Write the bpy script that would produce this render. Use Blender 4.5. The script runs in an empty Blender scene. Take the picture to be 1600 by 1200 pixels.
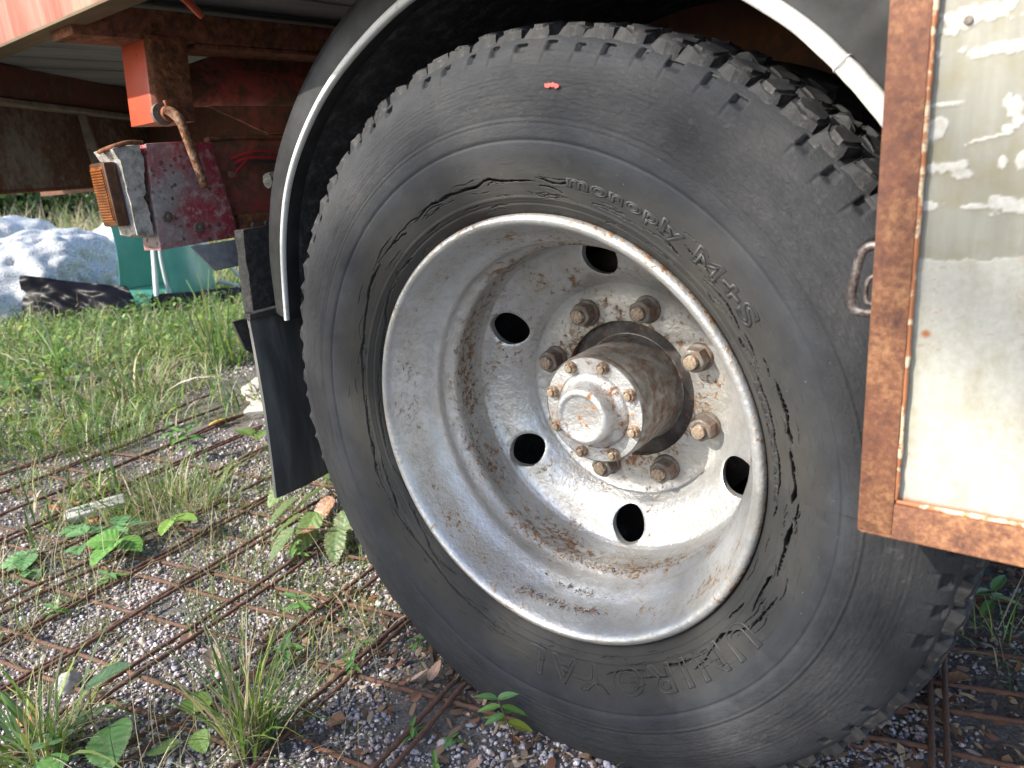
import bpy, bmesh, math, random
import numpy as np
from mathutils import Matrix, Vector, Euler
random.seed(7)
rng = np.random.default_rng(11)
R = math.radians
PI = math.pi
sc = bpy.context.scene
COL = sc.collection

# ------------------------------------------------------------------ camera, sky, sun, exposure
cam_d = bpy.data.cameras.new('camera')
cam = bpy.data.objects.new('camera', cam_d)
COL.objects.link(cam)
right = Vector((0.79701064, 0.59797622, -0.08484389))
down = Vector((0.11245132, -0.28494432, -0.95192512))
fwd = Vector((-0.59340436, 0.74915364, -0.29434687))
m = Matrix(((right.x, -down.x, -fwd.x, 0.53396), (right.y, -down.y, -fwd.y, -0.72206),
            (right.z, -down.z, -fwd.z, 0.83665), (0, 0, 0, 1)))
cam.matrix_world = m
cam_d.sensor_width = 36.0
cam_d.lens = 1130 / 1600 * 36
cam_d.clip_start = 0.02
cam_d.clip_end = 500
cam_d.dof.use_dof = True
cam_d.dof.focus_distance = 1.06
cam_d.dof.aperture_fstop = 7.5
sc.camera = cam

SUN = Vector((-0.36, -0.72, 0.60)).normalized()
world = bpy.data.worlds.new('World')
sc.world = world
world.use_nodes = True
wn = world.node_tree
bg = wn.nodes['Background']
sky = wn.nodes.new('ShaderNodeTexSky')
sky.sky_type = 'NISHITA'
sky.sun_disc = False
sky.sun_elevation = math.asin(SUN.z)
sky.sun_rotation = math.atan2(SUN.x, SUN.y)
sky.dust_density = 1.8
sky.air_density = 1.0
wn.links.new(sky.outputs[0], bg.inputs[0])
bg.inputs[1].default_value = 0.15
sun_d = bpy.data.lights.new('sun', 'SUN')
sun_d.energy = 3.9
sun_d.angle = R(0.55)
sun_d.color = (1.0, 0.94, 0.83)
sun = bpy.data.objects.new('sun', sun_d)
COL.objects.link(sun)
sun.rotation_euler = SUN.to_track_quat('Z', 'Y').to_euler()
sc.view_settings.view_transform = 'Standard'
sc.view_settings.look = 'None'
sc.view_settings.gamma = 1
sc.view_settings.use_curve_mapping = False
sc.view_settings.exposure = 1.15
sc.cycles.use_denoising = True
sc.cycles.max_bounces = 8
sc.cycles.diffuse_bounces = 4

# ------------------------------------------------------------------ numpy noise
def vnoise(p, seed=0):
    p = np.asarray(p, float)
    i = np.floor(p).astype(np.int64)
    f = p - i
    f = f * f * (3 - 2 * f)
    out = np.zeros(len(p))
    for dx in (0, 1):
        for dy in (0, 1):
            for dz in (0, 1):
                h = ((i[:, 0] + dx) * 73856093) ^ ((i[:, 1] + dy) * 19349663) ^ ((i[:, 2] + dz) * 83492791) ^ (seed * 2654435)
                h = (h ^ (h >> 13)) * 1274126177
                h = (h ^ (h >> 16)) & 0xffff
                w = (f[:, 0] if dx else 1 - f[:, 0]) * (f[:, 1] if dy else 1 - f[:, 1]) * (f[:, 2] if dz else 1 - f[:, 2])
                out += w * h / 65535.0
    return out * 2 - 1

def fbm(p, oct=3, seed=0):
    p = np.asarray(p, float)
    o = np.zeros(len(p)); a = 1.0; t = 0
    for k in range(oct):
        o += a * vnoise(p * 2 ** k + 17.3 * k, seed + k); t += a; a *= .5
    return o / t

# ------------------------------------------------------------------ material helpers
class NT:
    def __init__(s, name):
        s.m = bpy.data.materials.new(name)
        s.m.use_nodes = True
        s.t = s.m.node_tree
        s.b = s.t.nodes['Principled BSDF']
        s.tc = s.t.nodes.new('ShaderNodeTexCoord')
        s.out = s.t.nodes['Material Output']
    def n(s, kind, **kw):
        x = s.t.nodes.new('ShaderNode' + kind)
        for k, v in kw.items(): setattr(x, k, v)
        return x
    def l(s, a, b): s.t.links.new(a, b)
    def val(s, sock, v):
        if hasattr(v, 'is_linked') or isinstance(v, bpy.types.NodeSocket): s.l(v, sock)
        elif isinstance(v, (tuple, list)) and len(v) == 3 and sock.type == 'RGBA': sock.default_value = (*v, 1)
        else: sock.default_value = v
    def coord(s, scale=(1, 1, 1), src='Object'):
        mp = s.n('Mapping'); s.l(s.tc.outputs[src], mp.inputs[0])
        mp.inputs['Scale'].default_value = scale
        return mp.outputs[0]
    def noise(s, scale, detail=4, rough=.55, vec=None, dist=0, w=None):
        x = s.n('TexNoise')
        s.l(vec if vec is not None else s.tc.outputs['Object'], x.inputs['Vector'])
        x.inputs['Scale'].default_value = scale; x.inputs['Detail'].default_value = detail
        x.inputs['Roughness'].default_value = rough; x.inputs['Distortion'].default_value = dist
        return x.outputs[0]
    def voro(s, scale, vec=None, feature='F1', out='Distance'):
        x = s.n('TexVoronoi', feature=feature)
        s.l(vec if vec is not None else s.tc.outputs['Object'], x.inputs['Vector'])
        x.inputs['Scale'].default_value = scale
        return x.outputs[out]
    def ramp(s, fac, stops):
        x = s.n('ValToRGB'); s.l(fac, x.inputs[0])
        e = x.color_ramp.elements
        while len(e) < len(stops): e.new(0.5)
        for q, (p, c) in zip(e, stops):
            q.position = p
            q.color = (c, c, c, 1) if not isinstance(c, (tuple, list)) else (*c, 1)
        return x.outputs[0]
    def mix(s, fac, a, b, mode='MIX'):
        x = s.n('Mix', data_type='RGBA', blend_type=mode)
        s.val(x.inputs[0], fac); s.val(x.inputs[6], a); s.val(x.inputs[7], b)
        return x.outputs[2]
    def math(s, op, a, b=0.0, clamp=False):
        x = s.n('Math', operation=op, use_clamp=clamp); s.val(x.inputs[0], a); s.val(x.inputs[1], b)
        return x.outputs[0]
    def attr(s, name):
        x = s.n('Attribute', attribute_name=name); return x.outputs
    def bump(s, h, strength=.5, dist=.002, prev=None):
        x = s.n('Bump'); x.inputs['Strength'].default_value = strength; x.inputs['Distance'].default_value = dist
        s.l(h, x.inputs['Height'])
        if prev is not None: s.l(prev, x.inputs['Normal'])
        return x.outputs[0]
    def fin(s, color=None, rough=None, metal=None, normal=None, spec=None):
        for k, v in (('Base Color', color), ('Roughness', rough), ('Metallic', metal), ('Normal', normal), ('Specular IOR Level', spec)):
            if v is not None: s.val(s.b.inputs[k], v)
        return s.m

def rust_color(t, scale):
    r = t.noise(scale, 6, .7)
    return t.ramp(r, [(.28, (.035, .018, .012)), (.45, (.11, .045, .02)), (.6, (.24, .088, .03)), (.78, (.4, .19, .085))])

def paint_rust(name, paint, amount=.5, scale=14, sharp=.04, rust_scale=90, rough=.5, metal=0.0, paint2=None, bump=.6, dirt=0.0, fine=55, dark=False):
    t = NT(name)
    big = t.noise(scale, 8, .62, dist=.3)
    sm = t.noise(fine, 5, .6)
    h = t.math('ADD', t.math('MULTIPLY', big, .65), t.math('MULTIPLY', sm, .35))
    th = 1 - amount
    # the noise lives in .3 to .7
    p = .30 + .40 * th
    mask = t.ramp(h, [(max(p - sharp, 0), 0.0), (min(p + sharp, 1), 1.0)])
    rc = rust_color(t, rust_scale)
    if dark: rc = t.mix(.5, rc, (.115, .078, .058))
    pc = paint
    if paint2 is not None:
        pc = t.mix(t.ramp(t.noise(scale * .45, 4), [(.4, 0.0), (.6, 1.0)]), paint, paint2)
    if dirt:
        pc = t.mix(t.math('MULTIPLY', t.ramp(t.noise(scale * .8, 6, .65), [(.4, 0.0), (.65, 1.0)]), dirt), pc, (.11, .095, .075))
    c = t.mix(mask, pc, rc)
    ro = t.math('ADD', t.math('MULTIPLY', mask, .9 - rough), rough)
    bh = t.math('ADD', t.math('MULTIPLY', mask, -.35), t.math('MULTIPLY', t.noise(rust_scale * 1.5, 5, .7), t.math('ADD', t.math('MULTIPLY', mask, .8), .15)))
    return t.fin(c, ro, metal if not metal else t.math('MULTIPLY', t.math('SUBTRACT', 1.0, mask), metal), t.bump(bh, bump, .0025))

M = {}
def build_materials():
    # tyre rubber: UV.x = angle * 0.4 m, UV.y = radius
    t = NT('cracked_rubber')
    uv = t.tc.outputs['UV']
    sep = t.n('SeparateXYZ'); t.l(uv, sep.inputs[0]); rad = sep.outputs[1]
    def uvmap(sx, sy):
        mp = t.n('Mapping'); t.l(uv, mp.inputs[0]); mp.inputs['Scale'].default_value = (sx, sy, 1); return mp.outputs[0]
    bead = t.ramp(rad, [(.345, 1.0), (.385, 0.0)])
    band = t.ramp(rad, [(.375, 0.0), (.41, 1.0), (.455, 1.0), (.475, .6)])
    dust = t.noise(1, 6, .68, uvmap(14, 24))
    base = t.mix(t.ramp(dust, [(.35, 0.0), (.7, 1.0)]), (.0175, .0205, .027), (.040, .044, .053))
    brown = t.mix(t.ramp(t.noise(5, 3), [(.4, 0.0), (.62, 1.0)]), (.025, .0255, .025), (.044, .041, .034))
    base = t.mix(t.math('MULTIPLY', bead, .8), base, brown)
    # paler, warmer haze in broad random patches
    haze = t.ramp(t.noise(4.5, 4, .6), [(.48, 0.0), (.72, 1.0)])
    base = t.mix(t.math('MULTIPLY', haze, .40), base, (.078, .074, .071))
    spk = t.ramp(t.voro(140), [(.05, 1.0), (.09, 0.0)])
    gate = t.ramp(t.noise(60, 2), [(.6, 0.0), (.64, 1.0)])
    base = t.mix(t.math('MULTIPLY', t.math('MULTIPLY', spk, gate), .7), base, (.3, .26, .2))
    base = t.mix(t.math('MULTIPLY', band, .38), base, t.mix(t.ramp(t.noise(1, 6, .72, uvmap(16, 30)), [(.35, 0.0), (.65, 1.0)]), (.034, .0345, .036), (.068, .065, .062)))
    scuff = t.ramp(t.noise(1, 7, .75, uvmap(32, 42)), [(.55, 0.0), (.72, 1.0)])
    base = t.mix(t.math('MULTIPLY', scuff, .5), base, (.058, .058, .060))
    fleck = t.math('MULTIPLY', t.ramp(t.noise(26, 8, .78), [(.60, 0.0), (.70, 1.0)]), band)
    base = t.mix(t.math('MULTIPLY', fleck, .5), base, (.11, .105, .10))
    crk = t.noise(1, 6, .7, uvmap(30, 330), dist=.5)
    crk = t.ramp(crk, [(.33, 0.0), (.41, 1.0)])
    peb = t.noise(1, 6, .75, uvmap(150, 260), dist=.8)
    h = t.math('MULTIPLY', t.math('MULTIPLY', crk, bead), 1.0)
    h2 = t.math('MULTIPLY', peb, t.math('ADD', t.math('MULTIPLY', band, .9), .12))
    nb = t.bump(h, .55, .0012)
    nb = t.bump(h2, .9, .0026, nb)
    nb = t.bump(t.noise(420, 3, .6), .25, .0006, nb)
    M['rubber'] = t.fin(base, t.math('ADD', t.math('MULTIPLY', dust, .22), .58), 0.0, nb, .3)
    t = NT('tread_rubber')
    d = t.noise(38, 6, .65)
    c = t.mix(t.ramp(d, [(.4, 0.0), (.72, 1.0)]), (.018, .0185, .021), (.046, .046, .048))
    c = t.mix(t.math('MULTIPLY', t.ramp(t.noise(26, 7, .75), [(.54, 0.0), (.68, 1.0)]), .65), c, (.17, .162, .158))
    M['tread'] = t.fin(c, .68, 0.0, t.bump(t.noise(160, 6, .7), .6, .002), .4)
    t = NT('moulded_letter_rubber')
    d = t.noise(60, 5, .65)
    M['letter'] = t.fin(t.mix(t.ramp(d, [(.35, 0.0), (.7, 1.0)]), (.016, .018, .021), (.040, .040, .040)), .5, 0.0, t.bump(t.noise(300, 3, .6), .2, .0006), .5)
    # silver paint over steel, brown spots of rust; rust gathers in the barrel's corners, round the bore and on the lip's edge
    t = NT('silver_painted_rim')
    ob = t.tc.outputs['Object']
    sx = t.n('SeparateXYZ'); t.l(ob, sx.inputs[0]); dz = t.math('SUBTRACT', sx.outputs[2], .475)
    rad = t.math('SQRT', t.math('ADD', t.math('MULTIPLY', sx.outputs[0], sx.outputs[0]), t.math('MULTIPLY', dz, dz)))
    yy = sx.outputs[1]
    corner = t.ramp(t.math('MULTIPLY', yy, 4.0), [(.35, 0.0), (.44, 1.0), (.60, 1.0), (.70, 0.0)])       # y .09 to .17
    bore = t.ramp(rad, [(.112, 1.0), (.16, 0.0)])
    lipedge = t.ramp(rad, [(.2955, 0.0), (.2985, 1.0)])
    seat = t.ramp(t.math('MULTIPLY', yy, 8.0), [(.08, 0.0), (.18, 1.0), (.34, 1.0), (.45, 0.0)])
    big = t.noise(8, 6, .66); sm = t.noise(105, 7, .68, dist=.4)
    h = t.math('ADD', t.math('MULTIPLY', big, .46), t.math('MULTIPLY', sm, .54))
    h = t.math('ADD', h, t.math('MULTIPLY', corner, .065)); h = t.math('ADD', h, t.math('MULTIPLY', bore, .075)); h = t.math('ADD', h, t.math('MULTIPLY', lipedge, .10)); h = t.math('ADD', h, t.math('MULTIPLY', seat, .030))
    mask = t.ramp(h, [(.572, 0.0), (.628, 1.0)])
    halo = t.ramp(h, [(.505, 0.0), (.615, 1.0)])
    rc = t.ramp(t.noise(160, 4, .7), [(.3, (.055, .030, .022)), (.5, (.17, .085, .040)), (.7, (.38, .23, .115))])
    c = t.mix(t.ramp(t.noise(6, 6, .65), [(.35, 0.0), (.7, 1.0)]), (.58, .595, .61), (.45, .455, .455))
    grime = t.ramp(t.noise(19, 8, .74), [(.43, 0.0), (.64, 1.0)])
    c = t.mix(t.math('MULTIPLY', grime, .45), c, (.33, .305, .25))
    c = t.mix(t.math('MULTIPLY', halo, .5), c, (.33, .25, .155))
    c = t.mix(mask, c, rc)
    pits = t.ramp(t.voro(120), [(.05, 1.0), (.14, 0.0)])
    pg = t.ramp(t.noise(21, 4), [(.5, 0.0), (.58, 1.0)])
    c = t.mix(t.math('MULTIPLY', t.math('MULTIPLY', pits, pg), .8), c, (.12, .09, .065))
    nb = t.bump(t.noise(190, 5, .62), .45, .0018)
    nb = t.bump(t.noise(50, 4, .6), .35, .005, nb)
    nb = t.bump(mask, .6, .0009, nb)
    M['silver'] = t.fin(c, t.math('ADD', t.math('MULTIPLY', halo, .3), .33), t.math('MULTIPLY', t.math('SUBTRACT', 1.0, mask), .62), nb)
    # brighter silver, for the hub plate
    t = NT('silver_painted_hub')
    big = t.noise(26, 6, .62)
    mask = t.ramp(t.math('ADD', t.math('MULTIPLY', big, .5), t.math('MULTIPLY', t.noise(110, 6, .7), .5)), [(.545, 0.0), (.61, 1.0)])
    rc = t.ramp(t.noise(210, 4, .7), [(.3, (.09, .05, .03)), (.5, (.25, .12, .05)), (.7, (.45, .27, .13))])
    c = t.mix(t.ramp(t.noise(30, 5, .6), [(.4, 0.0), (.7, 1.0)]), (.56, .57, .58), (.40, .385, .36))
    c = t.mix(mask, c, rc)
    nb = t.bump(t.noise(120, 6, .7), .9, .0026)
    M['silver_hub'] = t.fin(c, t.math('ADD', t.math('MULTIPLY', mask, .4), .36), t.math('MULTIPLY', t.math('SUBTRACT', 1.0, mask), .65), nb)
    M['nut'] = paint_rust('rusty_nut_metal', (.20, .185, .165), .46, 60, .09, 240, .5, .4, bump=.7, fine=160, dark=True)
    M['bolt'] = paint_rust('hub_bolt_metal', (.42, .36, .27), .50, 90, .12, 300, .42, .4, bump=.6, fine=220)
    M['stud'] = paint_rust('stud_metal', (.42, .36, .28), .42, 120, .10, 300, .42, .6, bump=.4, fine=260)
    t = NT('grimy_hub_metal')
    c = t.ramp(t.noise(30, 7, .7), [(.3, (.025, .020, .018)), (.5, (.065, .055, .050)), (.72, (.15, .135, .125))])
    c = t.mix(t.ramp(t.noise(55, 4), [(.62, 0.0), (.68, 1.0)]), c, (.24, .10, .04))
    M['hub_grime'] = t.fin(c, .75, .1, t.bump(t.noise(140, 5, .7), .6, .002))
    M['hub_side'] = paint_rust('flaking_hub_side', (.31, .295, .275), .40, 60, .08, 160, .5, .3, dirt=.75, bump=.9, dark=True)
    t = NT('drum_dark')
    M['drum'] = t.fin(t.ramp(t.noise(40, 6, .7), [(.3, (.012, .009, .008)), (.6, (.045, .03, .022)), (.8, (.11, .06, .035))]), .85, 0.0, t.bump(t.noise(120, 5), .5, .002))
    # painted and rusted chassis steel
    M['red_post'] = paint_rust('orange_red_post_paint', (.52, .085, .036), .22, 20, .04, 130, .42, paint2=(.44, .065, .028), bump=.4, dirt=.15)
    M['red_rust'] = paint_rust('red_paint_gone_to_rust', (.46, .085, .075), .50, 12, .05, 70, .55, bump=.9, dirt=.3, dark=True)
    M['orange_rust'] = paint_rust('orange_paint_gone_to_rust', (.46, .12, .06), .55, 13, .08, 80, .55, paint2=(.42, .05, .05), bump=.8, dirt=.4, dark=True)
    M['beam_rust'] = paint_rust('flaky_rusted_beam', (.36, .10, .075), .72, 12, .12, 75, .6, bump=1.0, dirt=.5)
    M['dark_rail'] = paint_rust('dark_red_rail', (.16, .028, .022), .60, 7, .1, 40, .6, bump=.5, dirt=.3, dark=True)
    t = NT('crimson_plate')
    pos = t.tc.outputs['Object']
    fade = t.noise(9, 4, .55)
    c = t.mix(t.ramp(fade, [(.46, 0.0), (.66, 1.0)]), (.29, .026, .042), (.26, .235, .225))
    c = t.mix(t.math('MULTIPLY', t.ramp(t.noise(60, 7, .75), [(.5, 0.0), (.62, 1.0)]), .75), c, (.40, .33, .31))
    v = t.voro(62)
    gate = t.ramp(t.noise(40, 2), [(.42, 0.0), (.48, 1.0)])
    ring = t.ramp(v, [(.10, 1.0), (.22, .8), (.30, 0.0)])
    core = t.ramp(v, [(.09, 1.0), (.16, 0.0)])
    c = t.mix(t.math('MULTIPLY', ring, gate), c, (.06, .032, .03))
    c = t.mix(t.math('MULTIPLY', core, gate), c, (.40, .03, .03))
    c = t.mix(t.ramp(t.noise(130, 5, .7), [(.60, 0.0), (.66, 1.0)]), c, (.07, .06, .055))
    M['crimson'] = t.fin(c, .6, 0.0, t.bump(t.noise(120, 6, .7), .7, .002))
    t = NT('white_corroded')
    c = t.ramp(t.noise(45, 8, .75), [(.3, (.10, .085, .07)), (.45, (.36, .33, .29)), (.6, (.58, .55, .5)), (.72, (.40, .10, .11))])
    M['corroded'] = t.fin(c, .8, 0.0, t.bump(t.noise(80, 8, .75), 1.0, .006))
    M['brown_rust'] = paint_rust('brown_rusted_panel', (.36, .34, .28), .66, 5, .10, 60, .6, bump=.5, dirt=.6, dark=True)
    t = NT('pale_strut')
    M['strut'] = t.fin(t.ramp(t.noise(30, 6, .7), [(.3, (.12, .09, .065)), (.7, (.34, .30, .24))]), .8, 0.0, t.bump(t.noise(80, 5), .5, .002))
    t = NT('grey_plastic'); M['grey_plastic'] = t.fin(t.ramp(t.noise(60, 6, .7), [(.3, (.14, .145, .16)), (.7, (.28, .285, .31))]), .6, 0.0, t.bump(t.noise(200, 4), .3, .001))
    t = NT('lamp_housing'); M['housing'] = t.fin(t.ramp(t.noise(50, 7, .75), [(.35, (.17, .18, .22)), (.7, (.36, .37, .43))]), .65, 0.0, t.bump(t.noise(200, 4), .3, .001))
    t = NT('amber_lens')
    c = t.ramp(t.noise(60, 5, .7), [(.35, (.12, .035, .012)), (.65, (.36, .11, .018))])
    M['amber'] = t.fin(c, .3, 0.0, None)
    t.b.inputs['Transmission Weight'].default_value = .12
    t = NT('brown_lens_side'); M['lens_side'] = t.fin(t.ramp(t.noise(60, 5, .7), [(.35, (.045, .018, .010)), (.7, (.12, .05, .022))]), .38)
    t = NT('black_plastic')
    c = t.mix(t.ramp(t.noise(22, 6, .7), [(.42, 0.0), (.75, 1.0)]), (.011, .0115, .013), (.034, .036, .040))
    sp = t.ramp(t.voro(75), [(.03, 1.0), (.06, 0.0)])
    c = t.mix(t.math('MULTIPLY', t.math('MULTIPLY', sp, t.ramp(t.noise(30, 2), [(.55, 0.0), (.6, 1.0)])), .6), c, (.24, .23, .22))
    M['black_plastic'] = t.fin(c, t.ramp(t.noise(15, 4), [(.3, .42), (.7, .65)]), 0.0, t.bump(t.noise(35, 4), .15, .003))
    t = NT('dusty_arch_lining')
    c = t.ramp(t.noise(34, 8, .75), [(.35, (.012, .012, .013)), (.52, (.04, .04, .043)), (.72, (.16, .16, .165))])
    M['arch'] = t.fin(c, .85, 0.0, t.bump(t.noise(90, 6, .7), .9, .004))
    t = NT('white_trim')
    c = t.mix(t.ramp(t.noise(50, 6, .7), [(.58, 0.0), (.7, 1.0)]), (.80, .80, .77), (.50, .48, .43))
    M['trim'] = t.fin(c, .42, 0.0, t.bump(t.noise(90, 4), .2, .001))
    t = NT('flap_rubber')
    c = t.ramp(t.noise(1, 5, .65, t.coord((9, 14, 2.6))), [(.3, (.026, .028, .029)), (.5, (.056, .058, .060)), (.68, (.14, .142, .136))])
    spk = t.math('MULTIPLY', t.ramp(t.voro(70), [(.06, 1.0), (.13, 0.0)]), t.ramp(t.noise(14, 3), [(.56, 0.0), (.62, 1.0)]))
    c = t.mix(t.math('MULTIPLY', spk, .6), c, (.26, .25, .23))
    M['flap'] = t.fin(c, .5, 0.0, t.bump(t.noise(60, 5), .2, .002))
    t = NT('rough_black_bracket')
    M['black_rough'] = t.fin(t.ramp(t.noise(70, 8, .75), [(.45, (.010, .010, .011)), (.65, (.045, .043, .042)), (.75, (.24, .22, .20))]), .7, 0.0, t.bump(t.noise(60, 7, .75), 1.0, .006))
    t = NT('deck_timber')
    c = t.ramp(t.noise(1, 6, .65, t.coord((26, 2.2, 26))), [(.3, (.15, .153, .158)), (.55, (.24, .243, .247)), (.75, (.32, .317, .31))])
    M['deck'] = t.fin(c, .8, 0.0, t.bump(t.noise(1, 6, .7, t.coord((90, 4, 90))), .4, .002))
    t = NT('faded_red_side_board')
    streak = t.noise(1, 6, .65, t.coord((16, 16, 1.3)))
    c = t.ramp(streak, [(.3, (.32, .05, .035)), (.42, (.33, .11, .075)), (.54, (.33, .19, .14)), (.64, (.30, .27, .19)), (.75, (.36, .11, .075))])
    M['board'] = t.fin(c, .7, 0.0, t.bump(t.noise(1, 6, .7, t.coord((80, 80, 6))), .4, .002))
    t = NT('bare_board_edge')
    M['board_edge'] = t.fin(t.ramp(t.noise(1, 6, .65, t.coord((5, 40, 40))), [(.3, (.085, .055, .028)), (.7, (.20, .145, .08))]), .8, 0.0, t.bump(t.noise(60, 5), .4, .002))
    # the locker door
    t = NT('rusty_door_frame')
    f = t.noise(52, 8, .72); g = t.noise(260, 5, .65); b2 = t.noise(9, 4, .6)
    h = t.math('ADD', t.math('MULTIPLY', f, .55), t.math('MULTIPLY', g, .45))
    c = t.ramp(h, [(.34, (.065, .034, .027)), (.43, (.135, .060, .036)), (.51, (.225, .098, .050)), (.59, (.33, .165, .080)), (.7, (.44, .27, .145))])
    c = t.mix(t.math('MULTIPLY', t.ramp(b2, [(.42, 0.0), (.62, 1.0)]), .6), c, (.17, .062, .042))
    M['door_rust'] = t.fin(c, .72, .05, t.bump(h, .5, .0016))
    t = NT('lip_paint')
    c = t.mix(t.ramp(t.noise(45, 6, .7), [(.44, 0.0), (.5, 1.0)]), (.66, .53, .36), (.36, .14, .06))
    M['lip'] = t.fin(c, .65)
    t = NT('locker_panel_paint')
    at = t.attr('wear')
    sep = t.n('SeparateColor'); t.l(at[0], sep.inputs[0])
    cream = t.mix(t.ramp(t.noise(150, 5, .7), [(.35, 0.0), (.7, 1.0)]), (.385, .38, .335), (.47, .465, .42))
    cream = t.mix(t.math('MULTIPLY', t.ramp(t.noise(1, 7, .75, t.coord((42, 42, 20))), [(.46, 0.0), (.66, 1.0)]), .6), cream, (.29, .265, .18))
    grey = t.mix(t.ramp(t.noise(1, 6, .65, t.coord((80, 80, 8))), [(.35, 0.0), (.7, 1.0)]), (.25, .245, .205), (.32, .315, .275))
    grey = t.mix(t.math('MULTIPLY', t.ramp(t.noise(28, 5, .65), [(.45, 0.0), (.65, 1.0)]), .6), grey, (.235, .205, .115))
    c = t.mix(sep.outputs[0], grey, cream)
    c = t.mix(sep.outputs[1], c, t.mix(t.ramp(t.noise(90, 6, .7), [(.4, 0.0), (.66, 1.0)]), (.56, .555, .53), (.40, .385, .33)))
    c = t.mix(sep.outputs[2], c, (.33, .12, .04))
    hb = t.math('ADD', sep.outputs[0], sep.outputs[1])
    nb = t.bump(hb, .35, .0008); nb = t.bump(t.noise(240, 4), .18, .0008, nb)
    M['panel'] = t.fin(c, .5, 0.0, nb)
    t = NT('worn_handle_steel')
    c = t.ramp(t.noise(120, 6, .7), [(.35, (.05, .03, .028)), (.5, (.12, .10, .095)), (.64, (.26, .25, .24)), (.74, (.22, .03, .035))])
    M['handle'] = t.fin(c, .45, .5, t.bump(t.noise(160, 5), .5, .0015))
    M['rebar'] = paint_rust('rusty_rebar', (.095, .055, .048), .52, 20, .2, 160, .8, paint2=(.14, .068, .05), bump=1.0, dark=True)
    t = NT('red_wire'); M['wire'] = t.fin((.55, .02, .03), .4)
    t = NT('red_marker_paint'); M['red_mark'] = t.fin((.72, .09, .075), .6)
    # ground
    t = NT('gravelly_soil')
    n1 = t.noise(22, 8, .7); n2 = t.noise(180, 6, .7)
    c = t.ramp(n2, [(.3, (.075, .065, .058)), (.46, (.16, .145, .135)), (.58, (.25, .235, .23)), (.72, (.38, .365, .36))])
    c = t.mix(t.math('MULTIPLY', t.ramp(n1, [(.48, 0.0), (.66, 1.0)]), .6), c, (.12, .085, .058))
    moss = t.math('MULTIPLY', t.ramp(t.noise(5.5, 6, .65), [(.57, 0.0), (.64, 1.0)]), t.ramp(t.noise(90, 5, .7), [(.4, 0.0), (.55, 1.0)]))
    c = t.mix(t.math('MULTIPLY', moss, .8), c, (.075, .088, .02))
    geo = t.n('NewGeometry'); px = t.n('SeparateXYZ'); t.l(geo.outputs['Position'], px.inputs[0])
    far = t.math('ADD', t.math('MULTIPLY', px.outputs[0], -1.0), t.math('MULTIPLY', n1, 1.2))
    far = t.ramp(t.math('MULTIPLY', far, .2), [(.56, 0.0), (.72, 1.0)])
    turf = t.ramp(t.noise(40, 6, .7), [(.3, (.035, .045, .016)), (.6, (.075, .10, .03)), (.8, (.15, .14, .06))])
    c = t.mix(far, c, turf)
    M['soil'] = t.fin(c, .95, 0.0, t.bump(n2, 1.0, .008))
    def vc(name, rough=.8, trans=0.0, bumpy=0):
        t = NT(name); a = t.attr('col')[0]
        nrm = t.bump(t.noise(bumpy, 5, .7), .6, .002) if bumpy else None
        c = a
        if bumpy: c = t.mix(t.ramp(t.noise(bumpy * 1.3, 4, .7), [(.3, .65), (.75, 1.35)]), a, a, 'MULTIPLY') if False else a
        m_ = t.fin(c, rough, 0.0, nrm)
        if trans:
            tr = t.n('BsdfTranslucent'); t.l(a, tr.inputs[0])
            mx = t.n('MixShader'); mx.inputs[0].default_value = trans
            t.l(t.b.outputs[0], mx.inputs[1]); t.l(tr.outputs[0], mx.inputs[2]); t.l(mx.outputs[0], t.out.inputs[0])
        return m_
    t = NT('gravel_stone')
    a = t.attr('col')[0]
    g = t.ramp(t.noise(420, 3, .7), [(.38, (.62, .60, .60)), (.52, (1, 1, 1)), (.64, (1.35, 1.3, 1.3))])
    M['stone'] = t.fin(t.mix(1.0, a, g, 'MULTIPLY'), .8, 0.0, t.bump(t.noise(300, 4, .7), .5, .0015))
    M['chips'] = vc('dead_litter', .85)
    M['grass'] = vc('grass_blade', .55, .35)
    M['leaf'] = vc('green_leaf', .45, .38)
    M['dry_leaf'] = vc('dry_leaf', .75, .12, 0)
    t = NT('white_sack_film')
    n = t.noise(11, 6, .7); sp = t.noise(70, 5, .75)
    body = t.mix(t.ramp(sp, [(.44, 0.0), (.58, 1.0)]), (.25, .245, .26), (.66, .66, .66))
    body = t.mix(t.ramp(n, [(.40, 0.0), (.52, 1.0)]), (.42, .45, .47), body)
    M['sack'] = t.fin(body, .4, 0.0, t.bump(t.noise(14, 4, .6), .4, .01))
    t = NT('white_sheet'); M['sheet'] = t.fin(t.ramp(t.noise(6, 5), [(.35, (.56, .60, .58)), (.65, (.78, .79, .75))]), .5)
    t = NT('green_tub_plastic'); M['tub'] = t.fin(t.ramp(t.noise(5, 4), [(.3, (.055, .25, .21)), (.7, (.11, .34, .29))]), .38, 0.0, t.bump(t.noise(9, 4), .2, .01))
    t = NT('tub_rim'); M['tub_rim'] = t.fin((.42, .46, .48), .45)
    t = NT('black_film'); M['film'] = t.fin((.006, .006, .009), .30, 0.0, t.bump(t.noise(9, 4, .6), .12, .008), .04)
    t = NT('pale_concrete'); M['concrete'] = t.fin(t.ramp(t.noise(120, 6, .7), [(.35, (.30, .30, .29)), (.7, (.56, .55, .53))]), .85, 0.0, t.bump(t.noise(160, 5), .5, .002))
    t = NT('pale_rock'); M['rock'] = t.fin(t.ramp(t.noise(14, 7, .7), [(.3, (.36, .33, .28)), (.7, (.62, .60, .55))]), .85, 0.0, t.bump(t.noise(40, 6, .7), .6, .006))
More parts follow.
